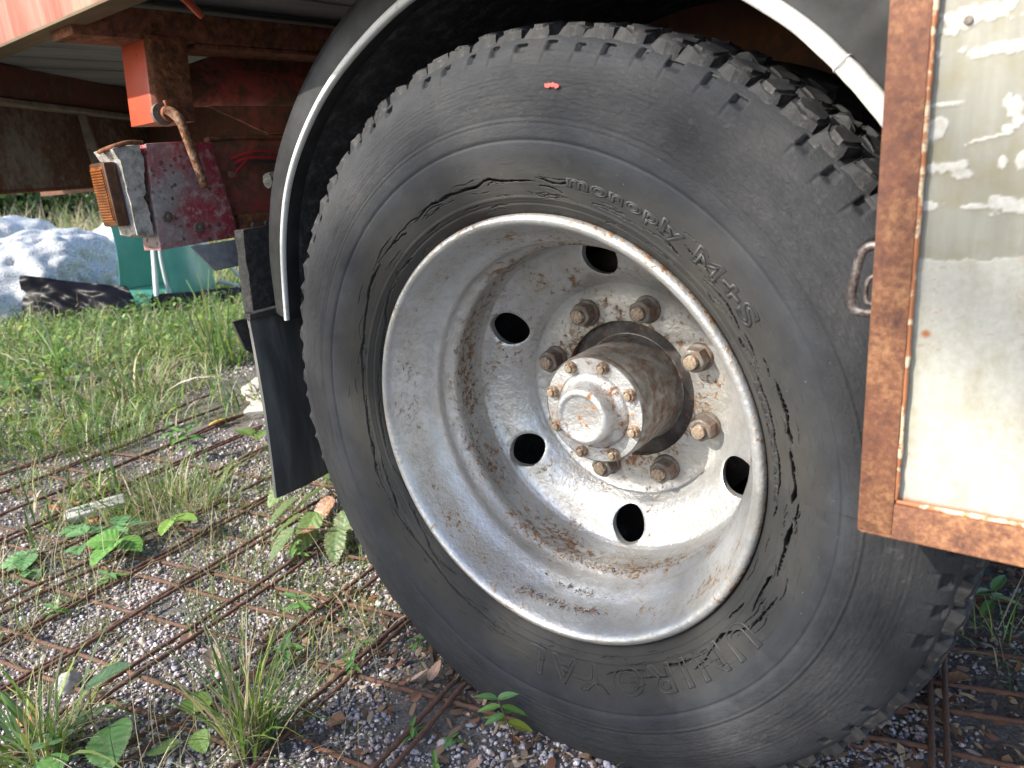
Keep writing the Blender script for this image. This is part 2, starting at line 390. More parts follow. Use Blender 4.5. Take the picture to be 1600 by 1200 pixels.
    t = NT('orange_tile'); M['tile'] = t.fin(t.ramp(t.noise(60, 6), [(.3, (.36, .12, .05)), (.7, (.52, .22, .11))]), .85, 0.0, t.bump(t.noise(100, 5), .5, .002))
    t = NT('bark'); M['bark'] = t.fin(t.ramp(t.noise(12, 6, .7), [(.35, (.05, .04, .03)), (.6, (.30, .29, .27))]), .9)
    t = NT('stem'); M['stem'] = t.fin((.14, .10, .05), .6)
    t = NT('grey_cable'); M['cable'] = t.fin((.03, .03, .035), .5)
    t = NT('weathered_plank'); M['plank'] = t.fin(t.ramp(t.noise(1, 5, .6, t.coord((6, 60, 60))), [(.3, (.14, .15, .13)), (.7, (.30, .31, .28))]), .85)
build_materials()

# ------------------------------------------------------------------ mesh helpers
def tag(o, label=None, cat=None, group=None, kind=None):
    if label: o['label'] = label
    if cat: o['category'] = cat
    if group: o['group'] = group
    if kind: o['kind'] = kind
    return o

def link(name, me, parent=None):
    o = bpy.data.objects.new(name, me)
    COL.objects.link(o)
    if parent is not None: o.parent = parent
    return o

def mesh_np(name, V, F, mat, smooth=True, col=None, angle=None, uv=None):
    """F: array (n,k) of k-gons (k constant), or list of arrays"""
    V = np.asarray(V, np.float32)
    Fs = F if isinstance(F, list) else [F]
    Fs = [np.asarray(f, np.int32) for f in Fs if len(f)]
    me = bpy.data.meshes.new(name)
    loops = np.concatenate([f.ravel() for f in Fs])
    tot = np.concatenate([np.full(len(f), f.shape[1], np.int32) for f in Fs])
    start = np.concatenate([[0], np.cumsum(tot)[:-1]]).astype(np.int32)
    me.vertices.add(len(V)); me.vertices.foreach_set('co', V.ravel())
    me.loops.add(len(loops)); me.loops.foreach_set('vertex_index', loops)
    me.polygons.add(len(tot)); me.polygons.foreach_set('loop_start', start); me.polygons.foreach_set('loop_total', tot)
    me.update(calc_edges=True); me.validate()
    if smooth: me.polygons.foreach_set('use_smooth', np.ones(len(me.polygons), bool))
    if angle and smooth: me.set_sharp_from_angle(angle=R(angle))
    if col is not None:
        a = me.attributes.new('col', 'FLOAT_COLOR', 'POINT')
        c = np.ones((len(V), 4), np.float32); c[:, :3] = col
        a.data.foreach_set('color', c.ravel())
    if uv is not None:
        l = me.uv_layers.new(name='UVMap')
        l.data.foreach_set('uv', np.asarray(uv, np.float32)[loops].ravel())
    me.materials.append(mat)
    return me

def grid_faces(nu, nv, wrap_u=False, off=0):
    """vertices index u*nv+v"""
    u = np.arange(nu if wrap_u else nu - 1); v = np.arange(nv - 1)
    a = (u[:, None] * nv + v[None]).ravel(); b = (((u + 1) % nu)[:, None] * nv + v[None]).ravel()
    return np.stack([a, b, b + 1, a + 1], 1) + off

WC = np.array((0.0, 0.0, 0.475))       # the wheel's centre on the flange plane
def lathe(name, prof, mat, seg=160, parent=None, c=WC, angle=30, smooth=True):
    """prof = [(radius, y)], axis = Y through c"""
    P = np.asarray(prof, float); th = np.linspace(0, 2 * PI, seg, endpoint=False)
    V = np.zeros((seg, len(P), 3))
    V[..., 0] = np.cos(th)[:, None] * P[None, :, 0] + c[0]
    V[..., 1] = P[None, :, 1] + c[1]
    V[..., 2] = np.sin(th)[:, None] * P[None, :, 0] + c[2]
    me = mesh_np(name, V.reshape(-1, 3), grid_faces(seg, len(P), True)[:, ::-1], mat, smooth, angle=angle)
    return link(name, me, parent)

def from_bm(name, bm, mat, parent=None, smooth=False, angle=30):
    bm.normal_update()
    me = bpy.data.meshes.new(name); bm.to_mesh(me); bm.free()
    me.materials.append(mat)
    if smooth:
        me.polygons.foreach_set('use_smooth', np.ones(len(me.polygons), bool)); me.set_sharp_from_angle(angle=R(angle))
    return link(name, me, parent)

def bevel(bm, w, seg=2):
    bmesh.ops.bevel(bm, geom=list(bm.edges), offset=w, segments=seg, affect='EDGES', profile=.6)

def wobble(bm, amp, scale, cuts=0, seed=0):
    if cuts: bmesh.ops.subdivide_edges(bm, edges=list(bm.edges), cuts=cuts, use_grid_fill=True)
    co = np.array([v.co[:] for v in bm.verts])
    d = np.stack([fbm(co * scale + 31 * k, 3, seed + k) for k in range(3)], 1) * amp
    for v, q in zip(bm.verts, d): v.co += Vector(q)

def box(name, lo, hi, mat, parent=None, bev=.002, wob=0, cuts=0, wscale=20):
    bm = bmesh.new(); bmesh.ops.create_cube(bm, size=1)
    lo, hi = Vector(lo), Vector(hi)
    for v in bm.verts: v.co = Vector(((lo[i] + hi[i]) / 2 + v.co[i] * (hi[i] - lo[i]) for i in range(3)))
    if bev: bevel(bm, bev)
    if wob: wobble(bm, wob, wscale, cuts, int(abs(lo.x * 100 + lo.z * 37)))
    return from_bm(name, bm, mat, parent, True, 40)

def prism(name, pts, d, mat, parent=None, bev=.0015, wob=0, cuts=0, wscale=25, axis='x'):
    """extrude a polygon; axis x: pts=(x0, [(y,z)...]), d = thickness along -x"""
    x0, P = pts
    bm = bmesh.new()
    mk = (lambda a, b, e: (x0 - e, a, b)) if axis == 'x' else (lambda a, b, e: (a, x0 + e, b))
    A = [bm.verts.new(mk(a, b, 0)) for a, b in P]; B = [bm.verts.new(mk(a, b, d)) for a, b in P]
    bm.faces.new(A); bm.faces.new(B[::-1])
    n = len(P)
    for i in range(n): bm.faces.new((A[i], B[i], B[(i + 1) % n], A[(i + 1) % n]))
    bmesh.ops.recalc_face_normals(bm, faces=bm.faces)
    if bev: bevel(bm, bev)
    if wob: 
        bmesh.ops.triangulate(bm, faces=[f for f in bm.faces if len(f.verts) > 4])
        wobble(bm, wob, wscale, cuts, 3)
    return from_bm(name, bm, mat, parent, True, 40)

def tube_np(path, rad, seg=8, caps=True, squash=None):
    """returns V, F for a tube along path; rad scalar or array"""
    P = np.asarray(path, float); n = len(P)
    rad = np.broadcast_to(np.asarray(rad, float), (n,))
    T = np.gradient(P, axis=0); T /= np.linalg.norm(T, axis=1)[:, None] + 1e-12
    up = np.array((0, 0, 1.0)) if abs(T[0, 2]) < .9 else np.array((1.0, 0, 0))
    V = np.zeros((n, seg, 3)); a = np.linspace(0, 2 * PI, seg, endpoint=False)
    A = np.cross(up, T[0]); A /= np.linalg.norm(A)
    for i in range(n):
        A = A - T[i] * (A @ T[i]); A /= np.linalg.norm(A) + 1e-12
        Bv = np.cross(T[i], A)
        s = squash if squash else 1.0
        V[i] = P[i] + rad[i] * (np.cos(a)[:, None] * A + s * np.sin(a)[:, None] * Bv)
    F = []
    i = np.arange(n - 1)[:, None]; j = np.arange(seg)[None]
    F = np.stack([i * seg + j, i * seg + (j + 1) % seg, (i + 1) * seg + (j + 1) % seg, (i + 1) * seg + j], -1).reshape(-1, 4)
    Vf = V.reshape(-1, 3)
    if caps:
        Vf = np.concatenate([Vf, P[:1], P[-1:]])
        c0, c1 = n * seg, n * seg + 1
        jj = np.arange(seg)
        T0 = np.stack([np.full(seg, c0), (jj + 1) % seg, jj], 1); T1 = np.stack([np.full(seg, c1), (n - 1) * seg + jj, (n - 1) * seg + (jj + 1) % seg], 1)
        return Vf, [F, T0, T1]
    return Vf, [F]

def tube(name, path, rad, mat, parent=None, seg=10, smooth_path=0, squash=None):
    P = np.asarray(path, float)
    if smooth_path: P = spline(P, smooth_path)
    if np.ndim(rad): rad = np.interp(np.linspace(0, 1, len(P)), np.linspace(0, 1, len(rad)), rad)
    V, F = tube_np(P, rad, seg, squash=squash)
    return link(name, mesh_np(name, V, F, mat, True, angle=50), parent)

def spline(P, k=6):
    P = np.asarray(P, float); n = len(P)
    Q = np.concatenate([[2 * P[0] - P[1]], P, [2 * P[-1] - P[-2]]])
    out = []
    for i in range(n - 1):
        p0, p1, p2, p3 = Q[i], Q[i + 1], Q[i + 2], Q[i + 3]
        for t in np.linspace(0, 1, k, endpoint=False):
            out.append(.5 * (2 * p1 + (p2 - p0) * t + (2 * p0 - 5 * p1 + 4 * p2 - p3) * t * t + (3 * p1 - p0 - 3 * p2 + p3) * t ** 3))
    out.append(P[-1])
    return np.array(out)

def empty(name, loc=(0, 0, 0)):
    o = bpy.data.objects.new(name, None); COL.objects.link(o); o.location = loc; o.empty_display_size = .05
    return o

# ------------------------------------------------------------------ ground
def ground_z(x, y):
    x = np.asarray(x, float); y = np.asarray(y, float)
    p = np.stack([x, y, np.zeros_like(x)], -1).reshape(-1, 3)
    z = fbm(p * 1.7, 3, 5) * .012 + fbm(p * 9, 2, 9) * .004
    d = np.hypot(p[:, 0], p[:, 1])
    z = z + np.clip(d - 4, 0, 60) * .006 * fbm(p * .12, 2, 3)
    # soil squeezed up around the tyre's foot
    w = np.exp(-((np.abs(p[:, 0] + .02) / .30) ** 4)) * np.exp(-(((p[:, 1] + .035) / .05) ** 2))
    return (z + w * .006).reshape(x.shape)

def graded(lo, hi, flo, fhi, step, n):
    fine = np.arange(flo, fhi, step)
    a = flo - np.geomspace(step, flo - lo, n)[::-1]; b = fhi + np.geomspace(step, hi - fhi, n)
    return np.concatenate([a, fine, b])
gx = graded(-150, 150, -2.6, 1.0, .02, 60); gy = graded(-150, 150, -.7, 1.3, .02, 60)
GX, GY = np.meshgrid(gx, gy, indexing='ij')
GZ = ground_z(GX, GY)
V = np.stack([GX, GY, GZ], -1).reshape(-1, 3)
g = link('ground', mesh_np('ground', V, grid_faces(len(gx), len(gy)), M['soil'], True))
tag(g, kind='structure')

# ------------------------------------------------------------------ the truck
truck = empty('truck')
tag(truck, 'old rusty truck with grey wheel, red chassis and black mudguard over the wheel', 'truck')

# tyre -------------------------------------------------------
PR = np.array([(.288, .020), (.294, .014), (.299, .009), (.303, .002), (.31, -.005), (.325, -.0125), (.345, -.019), (.37, -.0240), (.395, -.0268), (.412, -.0272),
               (.43, -.0255), (.448, -.021), (.465, -.0145), (.478, -.0075), (.486, -.001), (.4915, .006)])
_r = np.linspace(.288, .4915, 800); _y = np.interp(_r, PR[:, 0], PR[:, 1])
_k = np.exp(-np.linspace(-2.5, 2.5, 61) ** 2); _k /= _k.sum()
_y = np.convolve(np.pad(_y, 30, mode='reflect', reflect_type='odd'), _k, 'valid')
def side_y(r): return np.interp(r, _r, _y)
def ridges(r):
    g = lambda c, w: np.exp(-((r - c) / w) ** 2)
    return (-.0015 * g(.4045, .0014) + .0013 * g(.3835, .0012) - .0010 * np.clip((r - .3845) / .004, 0, 1) * np.clip((.4035 - r) / .004, 0, 1) + .0008 * g(.4075, .0016) + .0006 * g(.449, .0013) + .0002 * (np.sin(r * 1250) + np.sin(r * 2131 + 1) + .8 * np.sin(r * 611)) * np.clip((r - .412) / .01, 0, 1) * np.clip((.462 - r) / .01, 0, 1)
            - .0012 * g(.319, .0022) + .0010 * g(.3125, .0012) + .0004 * g(.477, .0010))
CR = {'a': [(119.1, .3389), (113, .341), (108.3, .3403), (101.7, .3391), (98.3, .3386), (95.3, .3435), (93.5, .3396), (89, .3381), (84.1, .3388)],
 'b': [(83.6, .3421), (79, .3393), (75, .3437)], 'b2': [(83.1, .3334), (79.8, .3333), (77.4, .33)],
 'c': [(135.5, .3394), (141.4, .3401), (149.1, .3346), (157, .3302), (165.5, .3284), (174.2, .3277)],
 'c2': [(174.8, .3223), (183.7, .3267), (191, .3291), (198.2, .3368)], 'c3': [(194.6, .3204), (199.3, .321), (204.5, .3231), (209.8, .3261)],
 'c3b': [(196.8, .3072), (206.8, .3014)], 'c4': [(135.5, .3097), (143.8, .3112), (152, .3046), (160.7, .3035), (167.1, .3037)],
 'ca': [(117, .3395), (122, .3405), (128, .3400), (134, .3415)], 'cc': [(172, .3275), (178, .3262), (186, .3285), (192, .3300), (199, .3340), (206, .3335)], 'c2b': [(167, .3040), (175, .3060), (184, .3080), (195, .3080)],
 'c5': [(127.8, .31), (132.9, .3113)], 'c6': [(123.1, .3353), (128.7, .3394)],
 'd': [(207.7, .3332), (216.7, .328), (227.1, .3248), (237.1, .3276), (243.8, .3287)], 'd2': [(209, .3066), (216.7, .3094), (226.3, .3169), (235.5, .3107)],
 'd3': [(242.8, .3283), (249.1, .3285), (256, .3298)], 'e': [(56.1, .335), (53.4, .3324), (50.1, .3287)],
 'e2': [(50.2, .3422), (47, .3403), (43.8, .3395)], 'e3': [(43.8, .3282), (41.3, .3302), (38.5, .3309), (35, .3296), (32.3, .3276)],
 'e4': [(31.7, .3291), (29.1, .3295), (27.5, .327)], 'e5': [(41.5, .3202), (38.5, .3195)], 'e6': [(31.7, .3197), (28.9, .3187)],
 'f': [(26.4, .3193), (23.4, .3203), (19.4, .3191), (14.2, .3187), (9.4, .3183), (5, .3182), (1.8, .3172), (-1.8, .3132)],
 'f1': [(26.5, .3363), (23.1, .3338)], 'g': [(22.4, .3385), (18.9, .3371), (15.4, .3382), (12.5, .337), (10.6, .3377)],
 'g2': [(9.5, .3336), (5.8, .3347), (2.4, .3353), (-1, .3321)], 'g3': [(-.7, .339), (-4.4, .338)], 'g4': [(-5, .3353), (-10.1, .3321), (-16.9, .3334)],
 'g5': [(-17.6, .3273), (-21.3, .3252), (-27.6, .3283)], 'g6': [(-22.1, .3422), (-26.6, .3399), (-30.4, .3384)],
 'g7': [(-30.6, .338), (-35.3, .3271), (-39.3, .3255), (-45.6, .3359)], 'g8': [(-27.5, .3167), (-34, .3148)], 'g9': [(-2.9, .3154), (-5.5, .3124)],
 'h': [(-43.9, .3345), (-49.1, .3403)], 'h2': [(-49.2, .329), (-56.3, .3281)], 'h3': [(-56.5, .3392), (-62.4, .3364)],
 'h4': [(-62.3, .3288), (-67.7, .3265), (-73.5, .3338)], 'h5': [(-110.2, .3335), (-106.1, .3361), (-101.6, .3328)]}
WIDE = {'a': 1.9, 'c': 2.0, 'cc': 1.1, 'c2b': .7, 'ca': .8, 'c2': 1.4, 'c3': 1.7, 'd': 1.5, 'e3': 1.3, 'f': 1.3, 'g': 1.9, 'g2': 2.6, 'g4': 2.6, 'g5': 2.1, 'g7': 1.9, 'h2': 1.7, 'g6': 1.6}

def make_tyre():
    NT_ = 1800
    th = np.linspace(0, 2 * PI, NT_, endpoint=False)
    rs = np.concatenate([np.arange(.290, .300, .0025), np.arange(.300, .362, .0007), np.arange(.362, .4645, .0013), np.arange(.466, .4915, .0013), [.4915]])
    nr = len(rs)
    Yb = side_y(rs) + ridges(rs)
    Y = np.repeat(Yb[None], NT_, 0)
    RR = np.repeat(rs[None], NT_, 0)
    TH = np.repeat(th[:, None], nr, 1)
    # bulge over the ground contact
    da = np.angle(np.exp(1j * (th - R(-92)))); b = np.exp(-(da / R(38)) ** 2)
    s = np.clip((rs - .34) / .1, 0, 1)
    Y -= .013 * b[:, None] * s[None]
    flat = np.stack([np.cos(th)[:, None] * RR * 6, np.sin(th)[:, None] * RR * 6, np.zeros_like(RR)], -1).reshape(-1, 3)
    Y += (fbm(flat * 1.3, 2, 21) * .0012).reshape(Y.shape)
    # crumbly ring
    ring = np.exp(-((rs - .425) / .014) ** 2) * .0009 + np.exp(-((rs - .447) / .012) ** 2) * .0007
    cr = fbm(np.stack([TH * 40, RR * 160, np.zeros_like(RR)], -1).reshape(-1, 3), 3, 4).reshape(Y.shape)
    Y += cr * ring[None]
    def carve(path, w, depth, seed):
        p = np.array(path, float); p[:, 0] = np.radians(p[:, 0])
        q = spline(p, 10)
        t = np.linspace(0, 1, len(q))
        L = np.abs(q[-1, 0] - q[0, 0]) * .335
        n = max(int(L / .0012), 12)
        tt = np.linspace(0, 1, n)
        a = np.interp(tt, t, q[:, 0]); r = np.interp(tt, t, q[:, 1])
        arc = np.stack([tt * L * 105, np.full(n, seed * 3.1), np.zeros(n)], 1)
        r = r + fbm(arc, 2, seed) * .0013 + fbm(arc * .35, 2, seed + 5) * .0016
        wd = w * (np.minimum(1, np.minimum(tt, 1 - tt) * 6) ** .7) * (.7 + .5 * fbm(arc * .7, 2, seed + 9))
        wd = np.clip(wd, .00025, None)
        i0 = np.round(a / (2 * PI) * NT_).astype(int)
        order = np.unique(i0)
        for i in order:
            k = i0 == i
            r0 = r[k].mean(); w0 = wd[k].max()
            span = min(max(r[k].max() - r[k].min(), 0) / 2, .0006)
            d = np.maximum(np.abs(rs - r0) - span, 0)
            Y[i % NT_] += depth * np.clip(1.3 - d / w0, 0, 1)
            lip = np.exp(-((d - w0 * 1.8) / (.0018)) ** 2) * .00018
            Y[i % NT_] -= lip
    k = 0
    for nme, path in CR.items():
        w = WIDE.get(nme, 1.0) * .00098
        carve(path, w, .016, k); k += 1
    rr = random.Random(3)
    for i in range(150):
        a = rr.uniform(-180, 180); ln = rr.uniform(1.5, 8); r0 = rr.gauss(.330, .012)
        if r0 < .305 or r0 > .352: continue
        carve([(a, r0), (a + ln / 2, r0 + rr.uniform(-.002, .002)), (a + ln, r0 + rr.uniform(-.003, .003))], rr.uniform(.0003, .0006), rr.uniform(.003, .007), 50 + i)
    # pockets at the shoulder
    for i in range(80):
        if rr.random() < .2: continue
        a = R(4.5 * i + 1.9 + rr.uniform(-.3, .3)); da_ = R(rr.uniform(.65, 1.15)); r0 = rr.uniform(.4725, .478)
        dd = np.angle(np.exp(1j * (th - a)))
        m1 = np.clip((da_ - np.abs(dd)) / R(.15), 0, 1)
        m2 = np.clip((rs - r0) / .002, 0, 1) * np.clip((r0 + rr.uniform(.010, .014) - rs) / .002 , 0, 1)
        Y += .0075 * m1[:, None] * m2[None]
        # short radial cut running down from the pocket
        m3 = np.exp(-((dd - da_ * .9) / R(.16)) ** 2)
        m4 = np.clip((rs - r0 + .014) / .01, 0, 1) * np.clip((r0 - rs) / .002 + .5, 0, 1)
        Y += .0022 * m3[:, None] * m4[None]
    # tread carcass and inner side
    ty = np.array([.010, .018, .03, .06, .1, .14, .18, .215, .228, .238, .25, .262, .264, .25]); tr = np.array([.4915, .4935, .4968, .4972, .4975, .4975, .4970, .495, .491, .482, .45, .41, .36, .30])
    Y2 = np.repeat(ty[None], NT_, 0); Y2[:, :3] -= (.013 * b[:, None]) * np.array([1, .8, .5]); R2 = np.repeat(tr[None], NT_, 0)
    Y = np.concatenate([Y, Y2], 1); RR = np.concatenate([RR, R2], 1); TH = np.repeat(th[:, None], Y.shape[1], 1)
    Vv = np.stack([np.cos(TH) * RR + WC[0], Y + WC[1], np.sin(TH) * RR + WC[2]], -1).reshape(-1, 3)
    uv = np.stack([TH * .4, RR], -1).reshape(-1, 2)
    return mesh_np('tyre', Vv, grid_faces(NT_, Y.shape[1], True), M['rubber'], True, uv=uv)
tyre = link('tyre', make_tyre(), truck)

def tread_meshes():
    out = {}
    rr = random.Random(5)
    for row, (y0, y1, h0) in enumerate(((.004, .060, .485), (.071, .123, .490), (.134, .186, .490))):
        for v in range(5):
            bm = bmesh.new()
            w = .0152 if row else .0150
            # top polygon (tangent t, y), chunky with an uneven outline
            top = [(-w, y0 + .006), (-w * .2, y0 + rr.uniform(.001, .004)), (w, y0 + .005), (w * 1.12, (y0 + y1) / 2), (w * .8, y1), (-w * .9, y1 - .003), (-w * 1.15, (y0 + y1) / 2 + .006)]
            A = []; Bq = []
            for (t_, y_) in top:
                j = lambda s: rr.uniform(-s, s)
                yy = y_ + j(.0034); tt = t_ + j(.0036)
                rt = .5075 - (0.004 if (row == 0 and y_ < y0 + .012) else 0) + j(.0026)
                A.append(bm.verts.new((tt, yy, rt)))
                yb = y0 - .001 if (row == 0 and y_ < y0 + .012) else y_
                Bq.append(bm.verts.new((t_ * 1.22 + j(.0015), yb + j(.001), h0)))
            bm.faces.new(A[::-1]); bm.faces.new(Bq)
            n = len(A)
            for i in range(n): bm.faces.new((A[i], A[(i + 1) % n], Bq[(i + 1) % n], Bq[i]))
            bmesh.ops.recalc_face_normals(bm, faces=bm.faces)
            bmesh.ops.bevel(bm, geom=[e for e in bm.edges if min(q.co.z for q in e.verts) > .4985], offset=.0042, segments=3, affect='EDGES')
            bmesh.ops.triangulate(bm, faces=[f for f in bm.faces if len(f.verts) > 4])
            bmesh.ops.subdivide_edges(bm, edges=[e for e in bm.edges if e.calc_length() > .012], cuts=1)
            wobble(bm, .0030, 120, 0, v + row * 7)
            me = bpy.data.meshes.new('tread_block'); bm.normal_update(); bm.to_mesh(me); bm.free()
            me.materials.append(M['tread'])
            me.polygons.foreach_set('use_smooth', np.ones(len(me.polygons), bool)); me.set_sharp_from_angle(angle=R(34))
            out[row, v] = me
    return out
TM = tread_meshes()
rr = random.Random(8)
for row in range(3):
    for i in range(80):
        a = R(4.5 * i + (0 if row != 1 else 2.2) + rr.uniform(-.25, .25))
        o = link('tread_block', TM[row, rr.randrange(5)], tyre)
        b = math.exp(-(((a - R(-92) + PI) % (2 * PI) - PI) / R(38)) ** 2)
        rad = Vector((math.cos(a), 0, math.sin(a))); tan = Vector((-math.sin(a), 0, math.cos(a)))
        k = rr.uniform(-.0012, .0012)
        mt = Matrix(((tan.x, 0, rad.x, WC[0] + rad.x * k), (0, 1, 0, -.011 * b + rr.uniform(-.001, .001)), (tan.z, 0, rad.z, WC[2] + rad.z * k), (0, 0, 0, 1)))
        if row == 1 and rr.random() < .5: mt = mt @ Matrix.Scale(-1, 4, (1, 0, 0)) if False else mt
        o.matrix_local = mt

# raised lettering on the sidewall
def lettering(text, th0, r0, height, mat, span=20.0, spacing=1.0, bev=.0009, bold=.012, each=None):
    cu = bpy.data.curves.new('t', 'FONT'); cu.body = text; cu.size = 1.0
    cu.fill_mode = 'NONE'; cu.offset = bold; cu.resolution_u = 4; cu.space_character = spacing
    tmp = bpy.data.objects.new('t', cu); COL.objects.link(tmp)
    cu.bevel_depth = bev / height * .72; cu.bevel_resolution = 1
    bpy.context.view_layer.update()
    dg = bpy.context.evaluated_depsgraph_get()
    me = bpy.data.meshes.new_from_object(tmp.evaluated_get(dg))
    bpy.data.objects.remove(tmp); bpy.data.curves.remove(cu)
    n = len(me.vertices); co = np.zeros(n * 3); me.vertices.foreach_get('co', co); co = co.reshape(-1, 3)
    s = height / .72
    co[:, 0] -= co[:, 0].min()
    stretch = R(span) * (r0 + height / 2) / (co[:, 0].max() * s)
    rad = r0 + co[:, 1] * s
    ang = R(th0) - co[:, 0] * s * stretch / (r0 + height / 2)
    # fit the tyre's own surface, ridges and bulge included
    da = np.angle(np.exp(1j * (ang - R(-92)))); b = np.exp(-(da / R(38)) ** 2); sc_ = np.clip((rad - .34) / .1, 0, 1)
    flat = np.stack([np.cos(ang) * rad * 6, np.sin(ang) * rad * 6, np.zeros(n)], -1)
    yy = side_y(rad) + ridges(rad) - .013 * b * sc_ + fbm(flat * 1.3, 2, 21) * .0012 - co[:, 2] * s * 1.0 + bev * .15
    out = np.stack([np.cos(ang) * rad + WC[0], yy + WC[1], np.sin(ang) * rad + WC[2]], 1).astype(np.float32)
    me.vertices.foreach_set('co', out.ravel())
    me.materials.clear(); me.materials.append(mat); me.name = 'raised_lettering'
    me.polygons.foreach_set('use_smooth', np.ones(len(me.polygons), bool))
    uvl = me.uv_layers.new(name='UVMap') if not me.uv_layers else me.uv_layers[0]
    li = np.zeros(len(me.loops), np.int32); me.loops.foreach_get('vertex_index', li)
    uvl.data.foreach_set('uv', np.stack([ang * .4, rad], 1)[li].astype(np.float32).ravel())
    o = link('raised_lettering', me, tyre); o['label'] = 'raised outline lettering reading ' + text
lettering('monoply', 76.8, .3385, .0138, M['letter'], 26.0, 1.12, .0012)
lettering('M+S', 48.4, .3350, .0195, M['letter'], 16.2, 1.08, .0013)
lettering('UNIROYAL', -30.9, .3235, .0355, M['letter'], 66.0, 1.35, .0012)
lettering('REGROOVABLE', 22.8, .3105, .0048, M['letter'], 25.0, 1.25, .0006)
# the red mark high on the sidewall
def red_mark():
    a = np.radians(np.linspace(81.7, 79.3, 14)); nv = 4
    Vv = []
    for i, t in enumerate(a):
        c = .4406 - .0006 * math.sin(i * .7); w = .0028 * (.75 + .25 * math.sin(i * 1.9 + 1)) * min(1, (i + 1) / 2, (14 - i) / 2)
        for v in np.linspace(-1, 1, nv):
            r = c + v * w
            Vv.append((math.cos(t) * r, float(side_y(r) + ridges(r)) - .0030, math.sin(t) * r + WC[2]))
    return mesh_np('paint_mark', Vv, grid_faces(14, nv), M['red_mark'], True)
link('paint_mark', red_mark(), tyre)['label'] = 'short stroke of red paint on the sidewall'

# rim and disc ----------------------------------------------
front = [(.2972, .014), (.2992, .0085), (.2992, .003), (.2975, -.0012), (.2945, -.0032), (.291, -.0032), (.2875, -.0008), (.2845, .0035), (.282, .010), (.2795, .018),
         (.2765, .030), (.271, .048), (.2685, .056), (.2625, .066), (.2568, .075), (.2545, .081), (.2548, .088), (.254, .096), (.250, .104), (.2465, .110), (.2452, .116),
         (.2458, .124), (.2490, .131), (.2515, .137), (.2520, .150), (.2515, .166)]
back = [(r + .006, y + .002) for r, y in front[:8:-1]] + [(.291, .016), (.2972, .014)]
rim = lathe('wheel_rim', front + back, M['silver'], 288, truck, angle=60)

def disc_mesh():
    fr = [(.2512, .163), (.2502, .173), (.2475, .183), (.2425, .1905), (.2355, .1955), (.226, .1990), (.214, .2035), (.203, .2095), (.193, .217), (.184, .2255), (.177, .2335), (.1705, .2400), (.1635, .2440), (.155, .2452), (.13, .2452), (.1125, .2452), (.1115, .2462)]
    fr = np.array(fr); t = np.concatenate([[0], np.cumsum(np.hypot(*np.diff(fr, axis=0).T))])
    tt = np.concatenate([np.arange(0, .115, .0016), np.arange(.115, t[-1], .004), [t[-1]]])
    sm = lambda c: np.convolve(np.pad(np.interp(tt, t, c), 3, mode='edge'), np.array((1, 2, 3, 4, 3, 2, 1)) / 16, 'valid')
    PR_, PY = np.interp(tt, t, fr[:, 0]), sm(fr[:, 1])
    seg = 480; nr = len(tt); th = np.linspace(0, 2 * PI, seg, endpoint=False)
    TH, RR = np.meshgrid(th, PR_, indexing='ij'); YY = np.repeat(PY[None], seg, 0)
    X, Z = np.cos(TH) * RR, np.sin(TH) * RR
    inside = np.zeros(X.shape, bool); r0 = .0285
    for k in range(6):
        a = R(33.9 + 60 * k); cx, cz = math.cos(a) * .2165, math.sin(a) * .2165
        d = np.hypot(X - cx, Z - cz); ins = d < r0; inside |= ins
        f = r0 / np.maximum(d, 1e-6)
        # vertices around the edge are drawn onto the circle
        near = d < r0 + .0012
        X[near] = (cx + (X - cx) * f)[near]; Z[near] = (cz + (Z - cz) * f)[near]
        lip_ = np.exp(-((np.maximum(d, r0) - r0) / .0022) ** 2); YY += lip_ * .0016 * (d < r0 + .02)
    YY = np.where(inside, np.interp(np.hypot(X, Z), PR_[::-1], PY[::-1]) + .0016, YY)
    F = grid_faces(seg, nr, True)
    keep = ~inside.ravel()[F].all(1); F = F[keep]
    Vf = np.stack([X, YY, Z + WC[2]], -1).reshape(-1, 3); Vb = Vf + np.array((0, .0105, 0)); n = len(Vf)
    e = np.concatenate([F[:, [0, 1]], F[:, [1, 2]], F[:, [2, 3]], F[:, [3, 0]]])
    key = set(map(tuple, e.tolist()))
    bd = np.array([q for q in key if (q[1], q[0]) not in key])
    W_ = np.stack([bd[:, 1], bd[:, 0], bd[:, 0] + n, bd[:, 1] + n], 1)
    return mesh_np('wheel_disc', np.concatenate([Vf, Vb]), [F[:, ::-1], F + n, W_[:, ::-1]], M['silver'], True, angle=45)
link('wheel_disc', disc_mesh(), rim)

